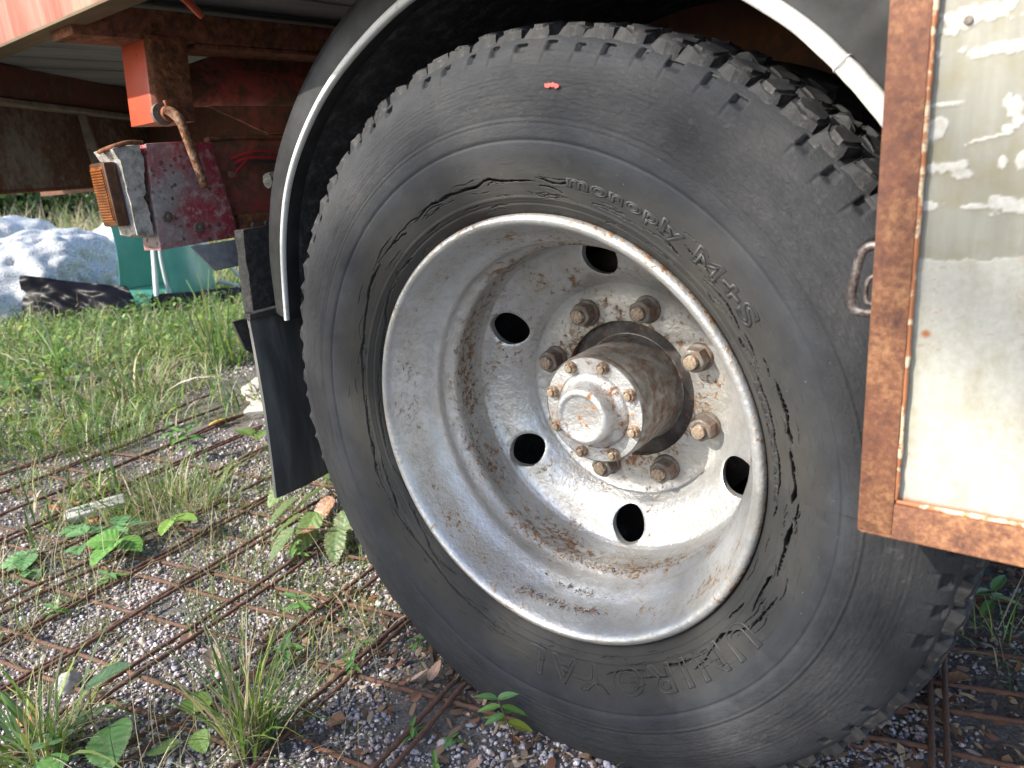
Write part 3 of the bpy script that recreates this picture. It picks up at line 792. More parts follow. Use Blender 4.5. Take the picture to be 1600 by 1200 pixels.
def hex_bolt(af, h, flange, stud_r, stud_h, seed):
    """nut seen end on, axis -Y, base at y=0; returns nut mesh (hex with chamfer, flange, stud)"""
    bm = bmesh.new()
    rings = []
    def ring(r, y, n, hexa, rot=0):
        out = []
        for i in range(n):
            a = 2 * PI * i / n + rot
            rr_ = r
            if hexa:
                q = ((a - rot) % (PI / 3)) - PI / 6
                rr_ = min(r / math.cos(q), hexa)
            out.append(bm.verts.new((math.cos(a) * rr_, y, math.sin(a) * rr_)))
        rings.append(out)
    n = 24; ap = af / 2; ci = ap / math.cos(PI / 6)
    ring(flange, 0, n, 0); ring(flange, -.0035, n, 0); ring(flange * .93, -.006, n, 0)
    ring(ap, -.0062, n, ci); ring(ap, -h + .0035, n, ci); ring(ap, -h + .0012, n, ci * .94); ring(ap * .93, -h, n, 0)
    ring(stud_r * 1.22, -h, n, 0); ring(stud_r * 1.12, -h + .0015, n, 0)
    ring(stud_r, -h + .0012, n, 0)
    for q in range(3):
        ring(stud_r, -h - stud_h * (q + .3) / 3.4, n, 0); ring(stud_r * .93, -h - stud_h * (q + .6) / 3.4, n, 0)
    ring(stud_r, -h - stud_h * .92, n, 0); ring(stud_r * .8, -h - stud_h, n, 0)
    for a, b in zip(rings, rings[1:]):
        for i in range(n): bm.faces.new((a[i], a[(i + 1) % n], b[(i + 1) % n], b[i]))
    bm.faces.new(rings[-1])
    bmesh.ops.recalc_face_normals(bm, faces=bm.faces)
    wobble(bm, .0005, 180, 0, seed)
    bm.normal_update()
    return bm
def nut_obj(name, bm, loc, rot, mat, stud_mat, hlim, parent):
    me = bpy.data.meshes.new(name); bm.to_mesh(me); bm.free()
    me.materials.append(mat); me.materials.append(stud_mat)
    for p in me.polygons:
        p.use_smooth = True
        if p.center.y < hlim: p.material_index = 1
    me.set_sharp_from_angle(angle=R(32))
    o = link(name, me, parent); o.location = loc; o.rotation_euler = (0, rot, 0)
    return o
for k in range(8):
    a = 2.850 - k * PI / 4          # measured from the photograph's stud circle, turned to plumb
    bm = hex_bolt(.0325, .0285, .0215, .0098, .0085, k)
    nut_obj('wheel_nut', bm, (math.cos(a) * .1375, .2452, math.sin(a) * .1375 + WC[2]), random.uniform(0, 1), M['nut'], M['stud'], -.0287, rim)

# hub ---------------------------------------------------------
hub = lathe('wheel_hub', [(.0, .30), (.128, .30), (.128, .268), (.112, .266), (.1, .262), (.0875, .258), (.0855, .245), (.0848, .19), (.0842, .152), (.0828, .1495), (.0834, .1465), (.0830, .1415), (.0815, .139)], M['hub_side'], 96, truck, angle=40)
hp = lathe('hub_plate', [(.0816, .1408), (.0804, .1386), (.0600, .1382), (.0592, .1394), (.0580, .1380), (.0575, .1360), (.0545, .1335), (.0500, .1305), (.0470, .1270), (.0455, .121), (.0438, .112), (.0425, .1055), (.0395, .1025), (.0360, .1018), (.0330, .1030), (.0318, .1050), (.0300, .1058), (.0, .1056)], M['silver_hub'], 96, hub, angle=50)
lathe('hub_flange', [(.0895, .2575), (.1, .2585), (.1085, .2600), (.1295, .2625), (.13, .268)], M['hub_grime'], 96, hub, angle=40)
for k in range(8):
    a = 2.043 - k * PI / 4
    bm = hex_bolt(.0165, .0085, .0092, .0052, .0038, k + 20)
    nut_obj('hub_bolt', bm, (math.cos(a) * .0711, .1383, math.sin(a) * .0711 + WC[2]), random.uniform(0, 1), M['bolt'], M['stud'], -.0087, hub)
drum = lathe('brake_drum', [(.0, .275), (.13, .275), (.20, .285), (.222, .30), (.225, .40), (.225, .46), (.0, .46)], M['drum'], 96, truck)
for k in range(12):
    a = k * PI / 6 + .1
    rb = box('drum_rib', (-.006, .276, .135), (.006, .295, .2), M['drum'], drum, .002); rb.rotation_euler = (0, a, 0); rb.location = (0, 0, WC[2])
lathe('inner_rim', [(.30, .335), (.285, .345), (.262, .36), (.262, .52), (.29, .56), (.0, .57)], M['drum'], 96, truck)
# inner tyre of the pair
lathe('inner_tyre', [(.30, .345), (.33, .33), (.40, .325), (.46, .335), (.488, .352), (.494, .365), (.494, .55), (.48, .575), (.41, .585), (.30, .565)], M['tread'], 120, truck, angle=50)
tube('axle', [(0, .3, WC[2]), (0, 1.9, WC[2])], .07, M['dark_rail'], truck, 20)

# mudguard ----------------------------------------------------
TRIM = [(-.554, .602), (-.546, .648), (-.537, .696), (-.526, .739), (-.511, .778), (-.491, .821), (-.459, .866), (-.417, .910), (-.368, .951), (-.316, .984), (-.255, 1.014), (-.181, 1.044), (-.08, 1.068), (.02, 1.070), (.12, 1.046), (.205, 1.009), (.28, .958), (.31, .936), (.34, .907), (.37, .874), (.385, .855), (.43, .795)]
TRIM = spline(np.array(TRIM), 8)
_g = np.exp(-np.linspace(-2, 2, 25) ** 2); _g /= _g.sum()
TRIM = np.stack([np.convolve(np.pad(TRIM[:, i], 12, mode='reflect', reflect_type='odd'), _g, 'valid') for i in (0, 1)], 1)
def guard():
    P = TRIM; n = len(P)
    T = np.gradient(P, axis=0); T /= np.linalg.norm(T, axis=1)[:, None]
    N = np.stack([-T[:, 1], T[:, 0]], 1)            # outward normal
    c = np.array((0, .475)); N *= np.sign(((P - c) * N).sum(1))[:, None]
    s = np.linspace(0, 1, n)
    band = np.interp(s, [0, .1, .2, .3, .4, .6, .72, .86, 1], [.050, .060, .060, .058, .060, .068, .11, .20, .24])
    rows = []
    def row(off, y): rows.append(np.stack([P[:, 0] + N[:, 0] * off, np.full(n, 1.0) * y, P[:, 1] + N[:, 1] * off], 1))
    row(band, .062); row(band * .98, .052)
    for f in (.9, .75, .6, .45, .3, .15): row(band * f, .043 - .008 * math.sin((1 - f) * 2))
    row(.003, .034); row(-.002, .033)
    row(-.004, .040); row(-.003, .06)
    for y in np.linspace(.1, .62, 10): row(.0, y)
    row(.004, .62); row(.006, .3); row(band * .3, .08); row(band, .064)
    Vv = np.stack(rows, 1)                          # n, k, 3
    k = Vv.shape[1]
    flat = Vv.reshape(-1, 3)
    wr = fbm(flat * np.array((16, 1, 7)) + 3, 3, 12) * np.interp(flat[:, 0], [.1, .3, .42], [0.0008, .010, .014])
    mask = np.zeros((n, k)); mask[:, :7] = 1
    flat[:, 1] += wr * mask.ravel()
    return mesh_np('mudguard', flat, grid_faces(n, k), M['black_plastic'], True, angle=60), n, k
me, gn, gk = guard()
me.materials.append(M['arch'])
mi = np.zeros(len(me.polygons), np.int32)
cy = np.zeros(len(me.polygons) * 3); me.polygons.foreach_get('center', cy); cy = cy.reshape(-1, 3)
quad = np.arange(len(mi)) % (gk - 1)
mi[quad >= 11] = 1
me.polygons.foreach_set('material_index', mi)
mud = link('mudguard', me, truck)
def trim_mesh():
    P = TRIM; n = len(P)
    T = np.gradient(P, axis=0); T /= np.linalg.norm(T, axis=1)[:, None]
    N = np.stack([-T[:, 1], T[:, 0]], 1); N *= np.sign(((P - np.array((0, .475))) * N).sum(1))[:, None]
    w = np.interp(np.linspace(0, 1, n), [0, .35, .6, .8, 1], [.0036, .0042, .0062, .0085, .0095])
    j = 1 + .05 * fbm(np.stack([np.arange(n) * .4, np.zeros(n), np.zeros(n)], 1), 2, 2)
    a = np.linspace(0, 2 * PI, 12, endpoint=False)
    ca = np.sign(np.cos(a)) * np.abs(np.cos(a)) ** .6; sa = np.sign(np.sin(a)) * np.abs(np.sin(a)) ** .6
    Vv = np.zeros((n, 12, 3))
    Vv[..., 0] = P[:, 0, None] + N[:, 0, None] * (ca[None] * w[:, None] * j[:, None])
    Vv[..., 2] = P[:, 1, None] + N[:, 1, None] * (ca[None] * w[:, None] * j[:, None])
    Vv[..., 1] = .030 + sa[None] * np.interp(np.linspace(0, 1, n), [0, .4, .8], [.0045, .006, .008])[:, None]
    i = np.arange(n - 1)[:, None]; q = np.arange(12)[None]
    F = np.stack([i * 12 + q, i * 12 + (q + 1) % 12, (i + 1) * 12 + (q + 1) % 12, (i + 1) * 12 + q], -1).reshape(-1, 4)
    caps = [np.arange(12)[None, ::-1], (np.arange(12) + (n - 1) * 12)[None]]
    return mesh_np('edge_trim', Vv.reshape(-1, 3), [F] + caps, M['trim'], True, angle=50)
link('edge_trim', trim_mesh(), mud)['label'] = 'white edging strip along the rim of the mudguard'
k = int(np.argmin(np.hypot(TRIM[:, 0] - .352, TRIM[:, 1] - .892))); q0, q1 = TRIM[k - 1], TRIM[k + 1]
dv = (q1 - q0) / np.linalg.norm(q1 - q0); q = TRIM[k]
tube('trim_joint', [(q[0] - dv[0] * .0025, .030, q[1] - dv[1] * .0025), (q[0], .0298, q[1]), (q[0] + dv[0] * .0025, .030, q[1] + dv[1] * .0025)], [.0085, .0102, .0085], M['trim'], mud, 12)
# rubber buffer on its back edge
tube('rubber_buffer', [(-.602, .105, .839), (-.602, .082, .839), (-.602, .074, .839)], [.0145, .0145, .013], M['black_rough'], truck, 20)

# mudflap -------------------------------------------------------
def flap():
    nu, nv = 16, 22
    Vv = []
    for side in (0, 1):
        for i in range(nu):
            u = i / (nu - 1); y = -.014 + u * .40
            for j in range(nv):
                v = j / (nv - 1); z = .612 - v * .352
                x = -.622 + .010 * math.sin(v * 2.6 + .3) - .012 * u + .006 * math.sin(u * 9) * v
                yy = y + .012 * (1 - u) * (1 - v) - .004 * v
                Vv.append((x - .008 * side, yy, z))
    F = grid_faces(nu, nv); n = nu * nv
    F = np.concatenate([F, F[:, ::-1] + n])
    rim_ = []
    ring = [i * nv for i in range(nu)] + [(nu - 1) * nv + j for j in range(1, nv)] + [i * nv + nv - 1 for i in range(nu - 2, -1, -1)] + [j for j in range(nv - 2, 0, -1)]
    for a, b in zip(ring, ring[1:] + ring[:1]): rim_.append((a, a + n, b + n, b))
    return mesh_np('mudflap', Vv, [F, np.array(rim_)], M['flap'], True, angle=50)
fl = link('mudflap', flap(), truck)
prism('flap_backing', (-.634, [(-.026, .606), (.3, .612), (.3, .53), (.02, .525), (-.012, .552)]), .007, M['black_rough'], fl)
box('flap_clamp', (-.628, -.008, .606), (-.606, .35, .618), M['black_rough'], fl, .003, .002, 2, 60)
prism('flap_bracket', (-.655, [(.042, .76), (.40, .76), (.40, .60), (.03, .60), (.036, .68)]), .03, M['black_rough'], truck, .003, .004, 3, 40)

# outrigger with side marker lamp ----------------------------
pl = prism('outrigger_plate', (-.75, [(-.050, .917), (.02, .9185), (.073, .916), (.082, .84), (.093, .741), (.02, .7395), (-.066, .737), (-.062, .80), (-.056, .86)]), .06, M['crimson'], truck, .002, .0012, 4, 60)
for (y, z, r) in ((.012, .768, .0075), (-.043, .793, .007)):
    bm = hex_bolt(r * 2.2, .005, r * 1.3, r * .5, .004, int(z * 100))
    o = nut_obj('plate_bolt', bm, (-.7495, y, z), .3, M['nut'], M['nut'], -.1, pl); o.rotation_euler = (0, .3, R(90))
# corroded angle that carries the lamp; a jagged gap splits it from the plate
zs = np.linspace(.766, .917, 22); rj = random.Random(4)
edge = [(-.0585 - .012 * ((.917 - z) / .151) + rj.uniform(-.0035, .0015) - (.006 if abs(z - .822) < .014 else 0), z) for z in zs]
lam = prism('corroded_lamp_bracket', (-.752, [(-.108, .9105), (-.090, .915)] + edge[::-1] + [(-.086, .764), (-.099, .768), (-.099, .84), (-.099, .892)]), .066, M['corroded'], truck, 0, .003, 3, 70)
tube('flaking_edge', [(-.790, -.113, .909), (-.775, -.112, .911), (-.756, -.10, .9155), (-.751, -.078, .9205), (-.751, -.055, .9195)], [.0035, .004, .0045, .004, .003], M['beam_rust'], lam, 8, 4)
lamp = box('marker_lamp', (-.822, -.100, .784), (-.7645, -.086, .8935), M['housing'], truck, .004, .0006, 0)
lb = box('lamp_body', (-.821, -.122, .7855), (-.7655, -.1, .892), M['lens_side'], lamp, .005)
for q in range(19):
    z = .7975 + q * .0045
    box('lens_rib', (-.8145, -.1252, z), (-.773, -.1215, z + .0033), M['amber'], lb, .0012)
box('lens_border', (-.8165, -.1228, .794), (-.771, -.1215, .885), M['amber'], lb, .0005)
# inner web, its lower flange, bolts, wires
prism('crossmember_web', (-.775, [(.082, .9255), (.16, .9265), (.6, .925), (.6, .745), (.104, .745), (.098, .80), (.09, .85)]), .012, M['orange_rust'], truck, .0015, .0022, 4, 30)
tube('web_lip', [(-.768, .079, .922), (-.766, .12, .9245), (-.765, .2, .9225), (-.765, .34, .918)], .0042, M['beam_rust'], truck, 8, 4)
fb = box('web_flange', (-.784, .107, .739), (-.757, .6, .781), M['beam_rust'], truck, .003, .002, 3, 50)
for y in (.133, .163, .2): 
    bm = hex_bolt(.012, .004, .007, .003, .001, int(y * 1000)); o = nut_obj('flange_bolt', bm, (-.7565, y, .757), 0, M['nut'], M['nut'], -.1, fb); o.rotation_euler = (0, .3, R(90))
prism('grey_gusset', (-.736, [(-.016, .7365), (.13, .738), (.13, .688), (.088, .6885), (.021, .6865)]), .006, M['grey_plastic'], truck, .001)
for dz, y1, col in ((.0, .30, 'wire'), (-.009, .28, 'wire'), (-.014, .27, 'cable')):
    tube('wiring', [(-.765, .116 + abs(dz) * .6, .885 + dz), (-.755, .142, .893 + dz), (-.751, .180, .896 + dz * 1.4), (-.757, y1, .884 + dz)], .0021, M[col], truck, 6, 6)
wr = tube('wiring', [(-.755, .146, .882), (-.752, .128, .872), (-.752, .112, .860)], .0018, M['wire'], truck, 6, 5)
box('wire_connector', (-.757, .097, .851), (-.748, .112, .862), M['red_rust'], wr, .002)

# post under the deck beam, with its hanging rod
bm = bmesh.new()
P0 = [(-.866, .004), (-.784, .004), (-.776, .012), (-.776, .080), (-.866, .080)]
lo_z, hi_z = .953, 1.097
A = [bm.verts.new((x + .010, y - .022 + .002, lo_z)) for x, y in P0]; Bq = [bm.verts.new((x, y, hi_z)) for x, y in P0]
bm.faces.new(A[::-1]); bm.faces.new(Bq)
for i in range(5): bm.faces.new((A[i], A[(i + 1) % 5], Bq[(i + 1) % 5], Bq[i]))
bmesh.ops.recalc_face_normals(bm, faces=bm.faces)
bevel(bm, .003)
post = from_bm('outrigger_post', bm, M['red_post'], truck, True, 40)
post.data.materials.append(M['beam_rust'])
for p in post.data.polygons:
    if p.normal.x > .55: p.material_index = 1
box('post_tab', (-.772, .005, .975), (-.758, .029, .989), M['beam_rust'], post, .002, .001, 2, 60)
bo = tube('post_pin', [(-.776, .006, .966), (-.752, .006, .966)], [.014, .0135], M['beam_rust'], post, 14)
tube('pin_washer', [(-.772, .000, .9665), (-.7725, .000, .9665), (-.764, .000, .9665)], .019, M['nut'], post, 18)
rod_mat = paint_rust('rod_rust', (.34, .22, .15), .62, 120, .08, 160, .6, bump=1.0)
tube('pull_rod', [(-.752, -.002, .972), (-.744, .005, .967), (-.733, .008, .957), (-.728, .010, .945), (-.724, .014, .91), (-.72, .018, .875), (-.716, .022, .842), (-.7155, .0225, .8385)], [.0075, .009, .0092, .0085, .0080, .0078, .0082, .0078], rod_mat, truck, 14, 4)

# deck: beams, planks, side board
def rough_box(name, lo, hi, mat, wob=.003, nx=3, ny=40, nz=4):
    bm = bmesh.new(); bmesh.ops.create_cube(bm, size=1)
    lo, hi = Vector(lo), Vector(hi)
    for v in bm.verts: v.co = Vector(((lo[i] + hi[i]) / 2 + v.co[i] * (hi[i] - lo[i]) for i in range(3)))
    bevel(bm, .002)
    return from_bm(name, bm, mat, truck, True, 40)
db = rough_box('deck_beam', (-.862, -.112, 1.090), (-.782, 2.2, 1.140), M['beam_rust'])
box('beam_lower_strip', (-.858, .1, 1.082), (-.781, 2.1, 1.0895), M['beam_rust'], db, .002, .002, 0)
rough_box('deck_beam', (.75, -.085, 1.082), (.83, 2.2, 1.142), M['beam_rust'])
rough_box('deck_beam', (-2.45, -.085, 1.082), (-2.37, 2.2, 1.142), M['beam_rust'])
xs = -2.95; i = 0
plank_rng = random.Random(2)
while xs < 1.3:
    w = .118 + plank_rng.uniform(-.012, .014)
    z = 1.160 + plank_rng.uniform(-.003, .003)
    o = box('deck_plank', (xs, -.086, z), (xs + w, 2.3, z + .035), M['deck'], truck, .003)
    xs += w + plank_rng.uniform(.003, .008)
sb = box('side_board', (-3.05, -.130, 1.1095), (1.35, -.0905, 1.62), M['board'], truck, .003)
box('board_edge_strip', (-3.05, -.1335, 1.1045), (1.35, -.0885, 1.1090), M['board_edge'], sb, .001)
tube('hanging_hook', [(-.575, -.052, 1.118), (-.557, -.046, 1.108), (-.550, -.040, 1.098), (-.549, -.031, 1.088), (-.549, -.026, 1.0825)], [.0095, .0095, .0088, .0085, .0062], M['red_post'], truck, 8, 3, .6)
# round cross tube, gusset and inner frames in the shade
tube('cross_tube', [(-.885, .10, 1.026), (-.885, .5, 1.028), (-.885, 1.2, 1.03)], .035, M['red_rust'], truck, 24)
prism('tube_gusset', (-.80, [(.113, .984), (.50, .984), (.50, .935), (.235, .931)]), .008, M['orange_rust'], truck, .0015, .0015, 3, 30)
prism('tube_gusset', (-.815, [(.24, .931), (.5, .931), (.5, .90), (.30, .915)]), .008, M['orange_rust'], truck, .0015, .0015, 3, 30)
prism('upper_gusset', (-.95, [(.12, 1.062), (.9, 1.062), (.9, 1.135), (.52, 1.138), (.3, 1.12)]), .01, M['orange_rust'], truck, .0015)
def diag_box(name, z0, z1, thick, mat, off=0.0, s0=-.62, s1=1.1, parent=truck):
    A_ = np.array((-1.51, .023)); d = np.array((-.38, .487)); L = np.linalg.norm(d); d = d / L; nrm = np.array((d[1], -d[0]))
    nrm = nrm * (1 if nrm @ np.array((.53 + 1.87, -.72 - .155)) > 0 else -1)
    A_ = A_ + nrm * off
    pts = [A_ + d * s0, A_ + d * s1, A_ + d * s1 - nrm * thick, A_ + d * s0 - nrm * thick]
    bm = bmesh.new(); lo = [bm.verts.new((*p, z0)) for p in pts]; hi = [bm.verts.new((*p, z1)) for p in pts]
    bm.faces.new(lo); bm.faces.new(hi[::-1])
    for i in range(4): bm.faces.new((lo[i], hi[i], hi[(i + 1) % 4], lo[(i + 1) % 4]))
    bmesh.ops.recalc_face_normals(bm, faces=bm.faces); bevel(bm, .003)
    return from_bm(name, bm, mat, parent, True, 40)
rl = diag_box('dark_red_rail', 1.0815, 1.158, .08, M['dark_rail'], 0.0, -.62, 1.3)
diag_box('rail_flange', 1.0665, 1.0795, .11, M['strut'], .006, -.62, 1.3, rl)
tail = diag_box('tail_panel', .869, 1.065, .012, M['brown_rust'], -.03, -.62, 1.5)
diag_box('panel_lower_lip', .863, .871, .04, M['beam_rust'], -.028, -.62, 1.5, tail)
s = box('panel_strut', (-.016, -.012, 0), (.016, .012, .20), M['strut'], tail, .003)
s.location = (-1.765, .335, .868); s.rotation_euler = (R(2), R(-7), R(52))
# chassis rails far under the deck
rough_box('chassis_rail', (-3.0, .62, .86), (1.35, .70, 1.10), M['dark_rail'])
rough_box('chassis_rail', (-3.0, 1.52, .86), (1.35, 1.60, 1.10), M['dark_rail'])
lathe('far_tyre', [(.29, 1.70), (.33, 1.68), (.42, 1.67), (.49, 1.70), (.505, 1.72), (.505, 2.18), (.47, 2.22), (.29, 2.21)], M['tread'], 96, truck)
# locker under the deck, right of the wheel: its door hangs a little in front of the tyre
door = box('locker_door', (.4165, -.121, .5140), (.4430, -.1165, 1.095), M['door_rust'], truck, .0015)
door['label'] = 'rusty framed locker door with a peeling cream panel'
bmx = bmesh.new()
# lower bar mitred against the left bar, with rounded outer corner
lowbar = prism('lower_bar', (-.1216, [(.4165, .5138), (.4205, .5115), (1.22, .5075), (1.22, .5425), (.4432, .5425), (.4430, .5140)]), .005, M['door_rust'], door, .0012, axis='y')
prism('lower_bar_return', (-.117, [(.4170, .5125), (1.22, .5085), (1.22, .5125), (.4170, .5165)]), .036, M['door_rust'], door, .0012, axis='y')
box('side_return', (.4167, -.1165, .5165), (.4212, -.081, 1.095), M['door_rust'], door, .0012)
box('right_bar', (1.19, -.121, .543), (1.22, -.1165, 1.095), M['door_rust'], door, .0015)
box('upper_bar', (.4435, -.121, 1.068), (1.1895, -.1165, 1.095), M['door_rust'], door, .0015)
# worn painted lip where frame meets panel
def lip(name, a, b, r, seed):
    n = 90; t = np.linspace(0, 1, n)[:, None]
    Pp = np.array(a) * (1 - t) + np.array(b) * t
    arc = np.stack([t[:, 0] * 60, np.full(n, seed), np.zeros(n)], 1)
    rad = r * (1 + .35 * fbm(arc, 3, seed)); Pp = Pp + np.stack([fbm(arc + 9, 2, seed), np.zeros(n), fbm(arc + 5, 2, seed)], 1) * .0006
    Vv, F = tube_np(Pp, rad, 8)
    return link(name, mesh_np(name, Vv, F, M['lip'], True, angle=60), door)
lip('frame_lip', (.4440, -.1178, .546), (.4440, -.1178, 1.066), .0021, 1)
lip('frame_lip', (.4440, -.1176, .5440), (1.188, -.1176, .5440), .0021, 2)
def panel_mesh():
    x = np.concatenate([np.arange(.4432, .60, .0011), np.linspace(.60, 1.1895, 40)]); z = np.concatenate([np.arange(.543, .93, .0013), np.linspace(.93, 1.068, 20)])
    X, Z = np.meshgrid(x, z, indexing='ij'); n = X.size
    p = np.stack([X.ravel(), Z.ravel(), np.zeros(n)], 1); X_, Z_ = p[:, 0], p[:, 1]
    n1 = fbm(p * 90, 4, 1); n2 = fbm(p * 320, 3, 8); n3 = fbm(p * np.array((40, 130, 1)), 3, 15)
    edge = .7395 + (X_ - .441) * .05 + n1 * .0035 + n2 * .0022
    cream = np.clip((edge - Z_) / .0008, 0, 1)
    patch = np.zeros(n)
    def blob(cx, cz, rx, rz, th=.0, tilt=0.0):
        dx = X_ - cx; dz = Z_ - cz - tilt * dx
        d = 1 - np.sqrt((dx / rx) ** 2 + (dz / rz) ** 2) + n1 * .5 + n2 * .45
        np.maximum(patch, np.clip((d - th) * 8, 0, 1), out=patch)
    def strip(x0, x1, cz, h, tilt=0.0):
        cx = (x0 + x1) / 2; hx = (x1 - x0) / 2
        d = np.minimum(1 - np.abs((X_ - cx) / hx), (1 - np.abs((Z_ - cz - tilt * (X_ - cx)) / h)) * .7) + n1 * .36 + n2 * .38
        np.maximum(patch, np.clip((d - .12) * 9, 0, 1), out=patch)
    strip(.442, .495, .9015, .0075, .12); strip(.457, .56, .8805, .0040, .05); blob(.4475, .8805, .002, .0028)
    strip(.440, .4665, .848, .0016); blob(.449, .832, .0075, .0078); strip(.441, .474, .806, .0048); blob(.468, .801, .006, .004)
    blob(.448, .7795, .009, .0036); blob(.478, .778, .0085, .0026); strip(.484, .53, .779, .0062); blob(.4955, .839, .0055, .012, .0, -.9); blob(.492, .829, .004, .003)
    blob(.503, .808, .004, .006); blob(.491, .807, .003, .004); strip(.468, .50, .824, .0010, .2); blob(.53, .84, .01, .008); blob(.55, .80, .012, .007)
    patch *= (Z_ > edge)
    rust = np.zeros(n)
    d = np.hypot(X_ - .4545, Z_ - .685)
    rust = np.clip((1 - d / .0042) * 1.6 + n2 * .5, 0, 1) * (d < .008)
    d = np.hypot(X_ - .4635, Z_ - .8995); rust = np.maximum(rust, np.clip((1 - d / .0034) * 1.5, 0, .8))
    rust = np.maximum(rust, .7 * np.clip(1 - (Z_ - .5445) / (.0028 + .003 * (n1 + .3)), 0, 1))
    scr = (np.abs(n3) < .012) & (fbm(p * 14, 2, 33) > .35)
    rust = np.maximum(rust, scr * .35)
    Vv = np.stack([X_, np.full(n, -.1125) - .0003 * (cream + patch), Z_], 1)
    me = mesh_np('door_panel', Vv, grid_faces(len(x), len(z)), M['panel'], True)
    a = me.attributes.new('wear', 'FLOAT_COLOR', 'POINT')
    c = np.stack([cream, patch, rust, np.ones(n)], 1).astype(np.float32); a.data.foreach_set('color', c.ravel())
    return me
link('door_panel', panel_mesh(), door)['label'] = 'cream panel peeled to bare grey above'
tube('panel_screw', [(.4635, -.112, .8995), (.4635, -.1148, .8995)], [.0032, .0026], M['nut'], door, 12)
tube('pull_loop', [(.425, -.094, .7485), (.413, -.094, .7485), (.4055, -.094, .7465), (.4015, -.094, .740), (.3985, -.094, .725), (.3965, -.094, .709), (.3965, -.094, .700), (.4005, -.094, .6955), (.412, -.094, .694), (.425, -.094, .694)], .0024, M['handle'], door, 8, 4, 1.5)
tube('pull_tongue', [(.42, -.090, .7245), (.4105, -.090, .7235), (.4068, -.090, .718), (.4062, -.090, .708), (.409, -.090, .7015), (.42, -.090, .700)], .0021, M['handle'], door, 8, 4)
lk = box('locker_box', (.62, -.078, .60), (1.2, .16, 1.09), M['dark_rail'], truck, .004)

# ------------------------------------------------------------------ rebar mats on the ground
def gz(x, y): return float(ground_z(np.array([x]), np.array([y]))[0])
def bar_mesh(p0, p1, r, lift, seed, name='bar'):
    L = math.dist(p0, p1); n = int(L / .0075); t = np.linspace(0, 1, n)
    x = p0[0] + (p1[0] - p0[0]) * t; y = p0[1] + (p1[1] - p0[1]) * t
    q = np.stack([t * L * 1.6, np.full(n, seed * 7.7), np.zeros(n)], 1)
    d = np.array((-(p1[1] - p0[1]), p1[0] - p0[0])) / L
    side = fbm(q, 2, seed) * .016
    x = x + d[0] * side; y = y + d[1] * side
    z = ground_z(x, y) + lift + fbm(q * 1.4, 2, seed + 3) * .009
    rad = r * (1 + .13 * np.sign(np.sin(np.arange(n) * 1.9)))
    V_, F_ = tube_np(np.stack([x, y, z], 1), rad, 7)
    return mesh_np(name, V_, F_, M['rebar'], True, angle=70)
def rebar_mat(bars, label):
    root = empty('rebar_mat', (-.9, 0, 0)); tag(root, label, 'rebar mat', 'rusty reinforcing mats lying on the gravel')
    for k, (p0, p1, r, lift) in enumerate(bars):
        o = link('bar', bar_mesh((p0[0] + .9, p0[1]), (p1[0] + .9, p1[1]), r, lift, k + len(label)), root)
        # the mesh is local to the mat: sample the ground where the bar lies
    return root
def bar_mesh_at(p0, p1, r, lift, seed, org):
    me = bar_mesh(p0, p1, r, lift, seed)
    me.transform(Matrix.Translation((-org[0], -org[1], -org[2]))); return me
def rebar_mat(bars, label, org):
    root = empty('rebar_mat', org); tag(root, label, 'rebar mat', 'rusty reinforcing mats lying on the gravel')
    for k, (p0, p1, r, lift) in enumerate(bars):
        link('bar', bar_mesh_at(p0, p1, r, lift, k + len(label), org), root)
# left of the wheel: bars along 11 degrees, and pairs running away from the camera
u = np.array((math.cos(R(11.2)), math.sin(R(11.2)))); v = np.array((-math.sin(R(6.5)), math.cos(R(6.5))))
def upt(x, c): return (x, c + math.tan(R(11.2)) * (x + .7))
A_, B_ = [], []
for k, c in enumerate((.485, .33, .175, .012, -.147, -.300)):
    A_.append((upt(-2.35 + .1 * (k % 2), c), upt(.28, c) if c > .1 else upt(-.05 if c < -.1 else .02, c), .0042, .0095))
for k, c in enumerate((.272, -.052, -.36)):
    B_.append((upt(-1.95, c), upt(-.62 + .13 * (k % 3), c), .0040, .0135))
for k, x in enumerate((-2.15, -1.97, -1.79, -1.605, -1.42, -1.245, -1.125, -.945, -.77, -.58, -.40, -.215)):
    y0, y1 = -.62, .62
    if x > -.5: y1 = .16
    if x < -1.7: y0, y1 = -.35, .75
    f = lambda y: (x - (y) * math.tan(R(5.5)), y)
    A_.append((f(y0), f(y1), .0043, .017))
    g_ = lambda y: (x + .026 - (y) * math.tan(R(6.1)), y)
    B_.append((g_(y0 + .03), g_(y1 - .02), .0041, .0205))
rebar_mat(A_, 'rusty square rebar mat spread over gravel in front of the mudflap', (-.9, 0, 0))
rebar_mat(B_, 'second rusty rebar mat lying doubled on top of the first', (-.9, .05, 0))
A_ = []
for k, c in enumerate((.255, .345, .41, .508, .565, .668, .74, .82, .93)):
    A_.append(((-.25, c - .80 * math.tan(R(16.3))), (.95, c + .40 * math.tan(R(16.3))), .0042, .009 + .004 * (k % 2)))
for x in (.452, .472, .64, .66, .82, .84):
    A_.append(((x + .035, .02), (x - .09, .95), .0043, .018))
rebar_mat(A_, 'rusty rebar mat in the shade below the locker door, right of the tyre', (.5, .5, 0))

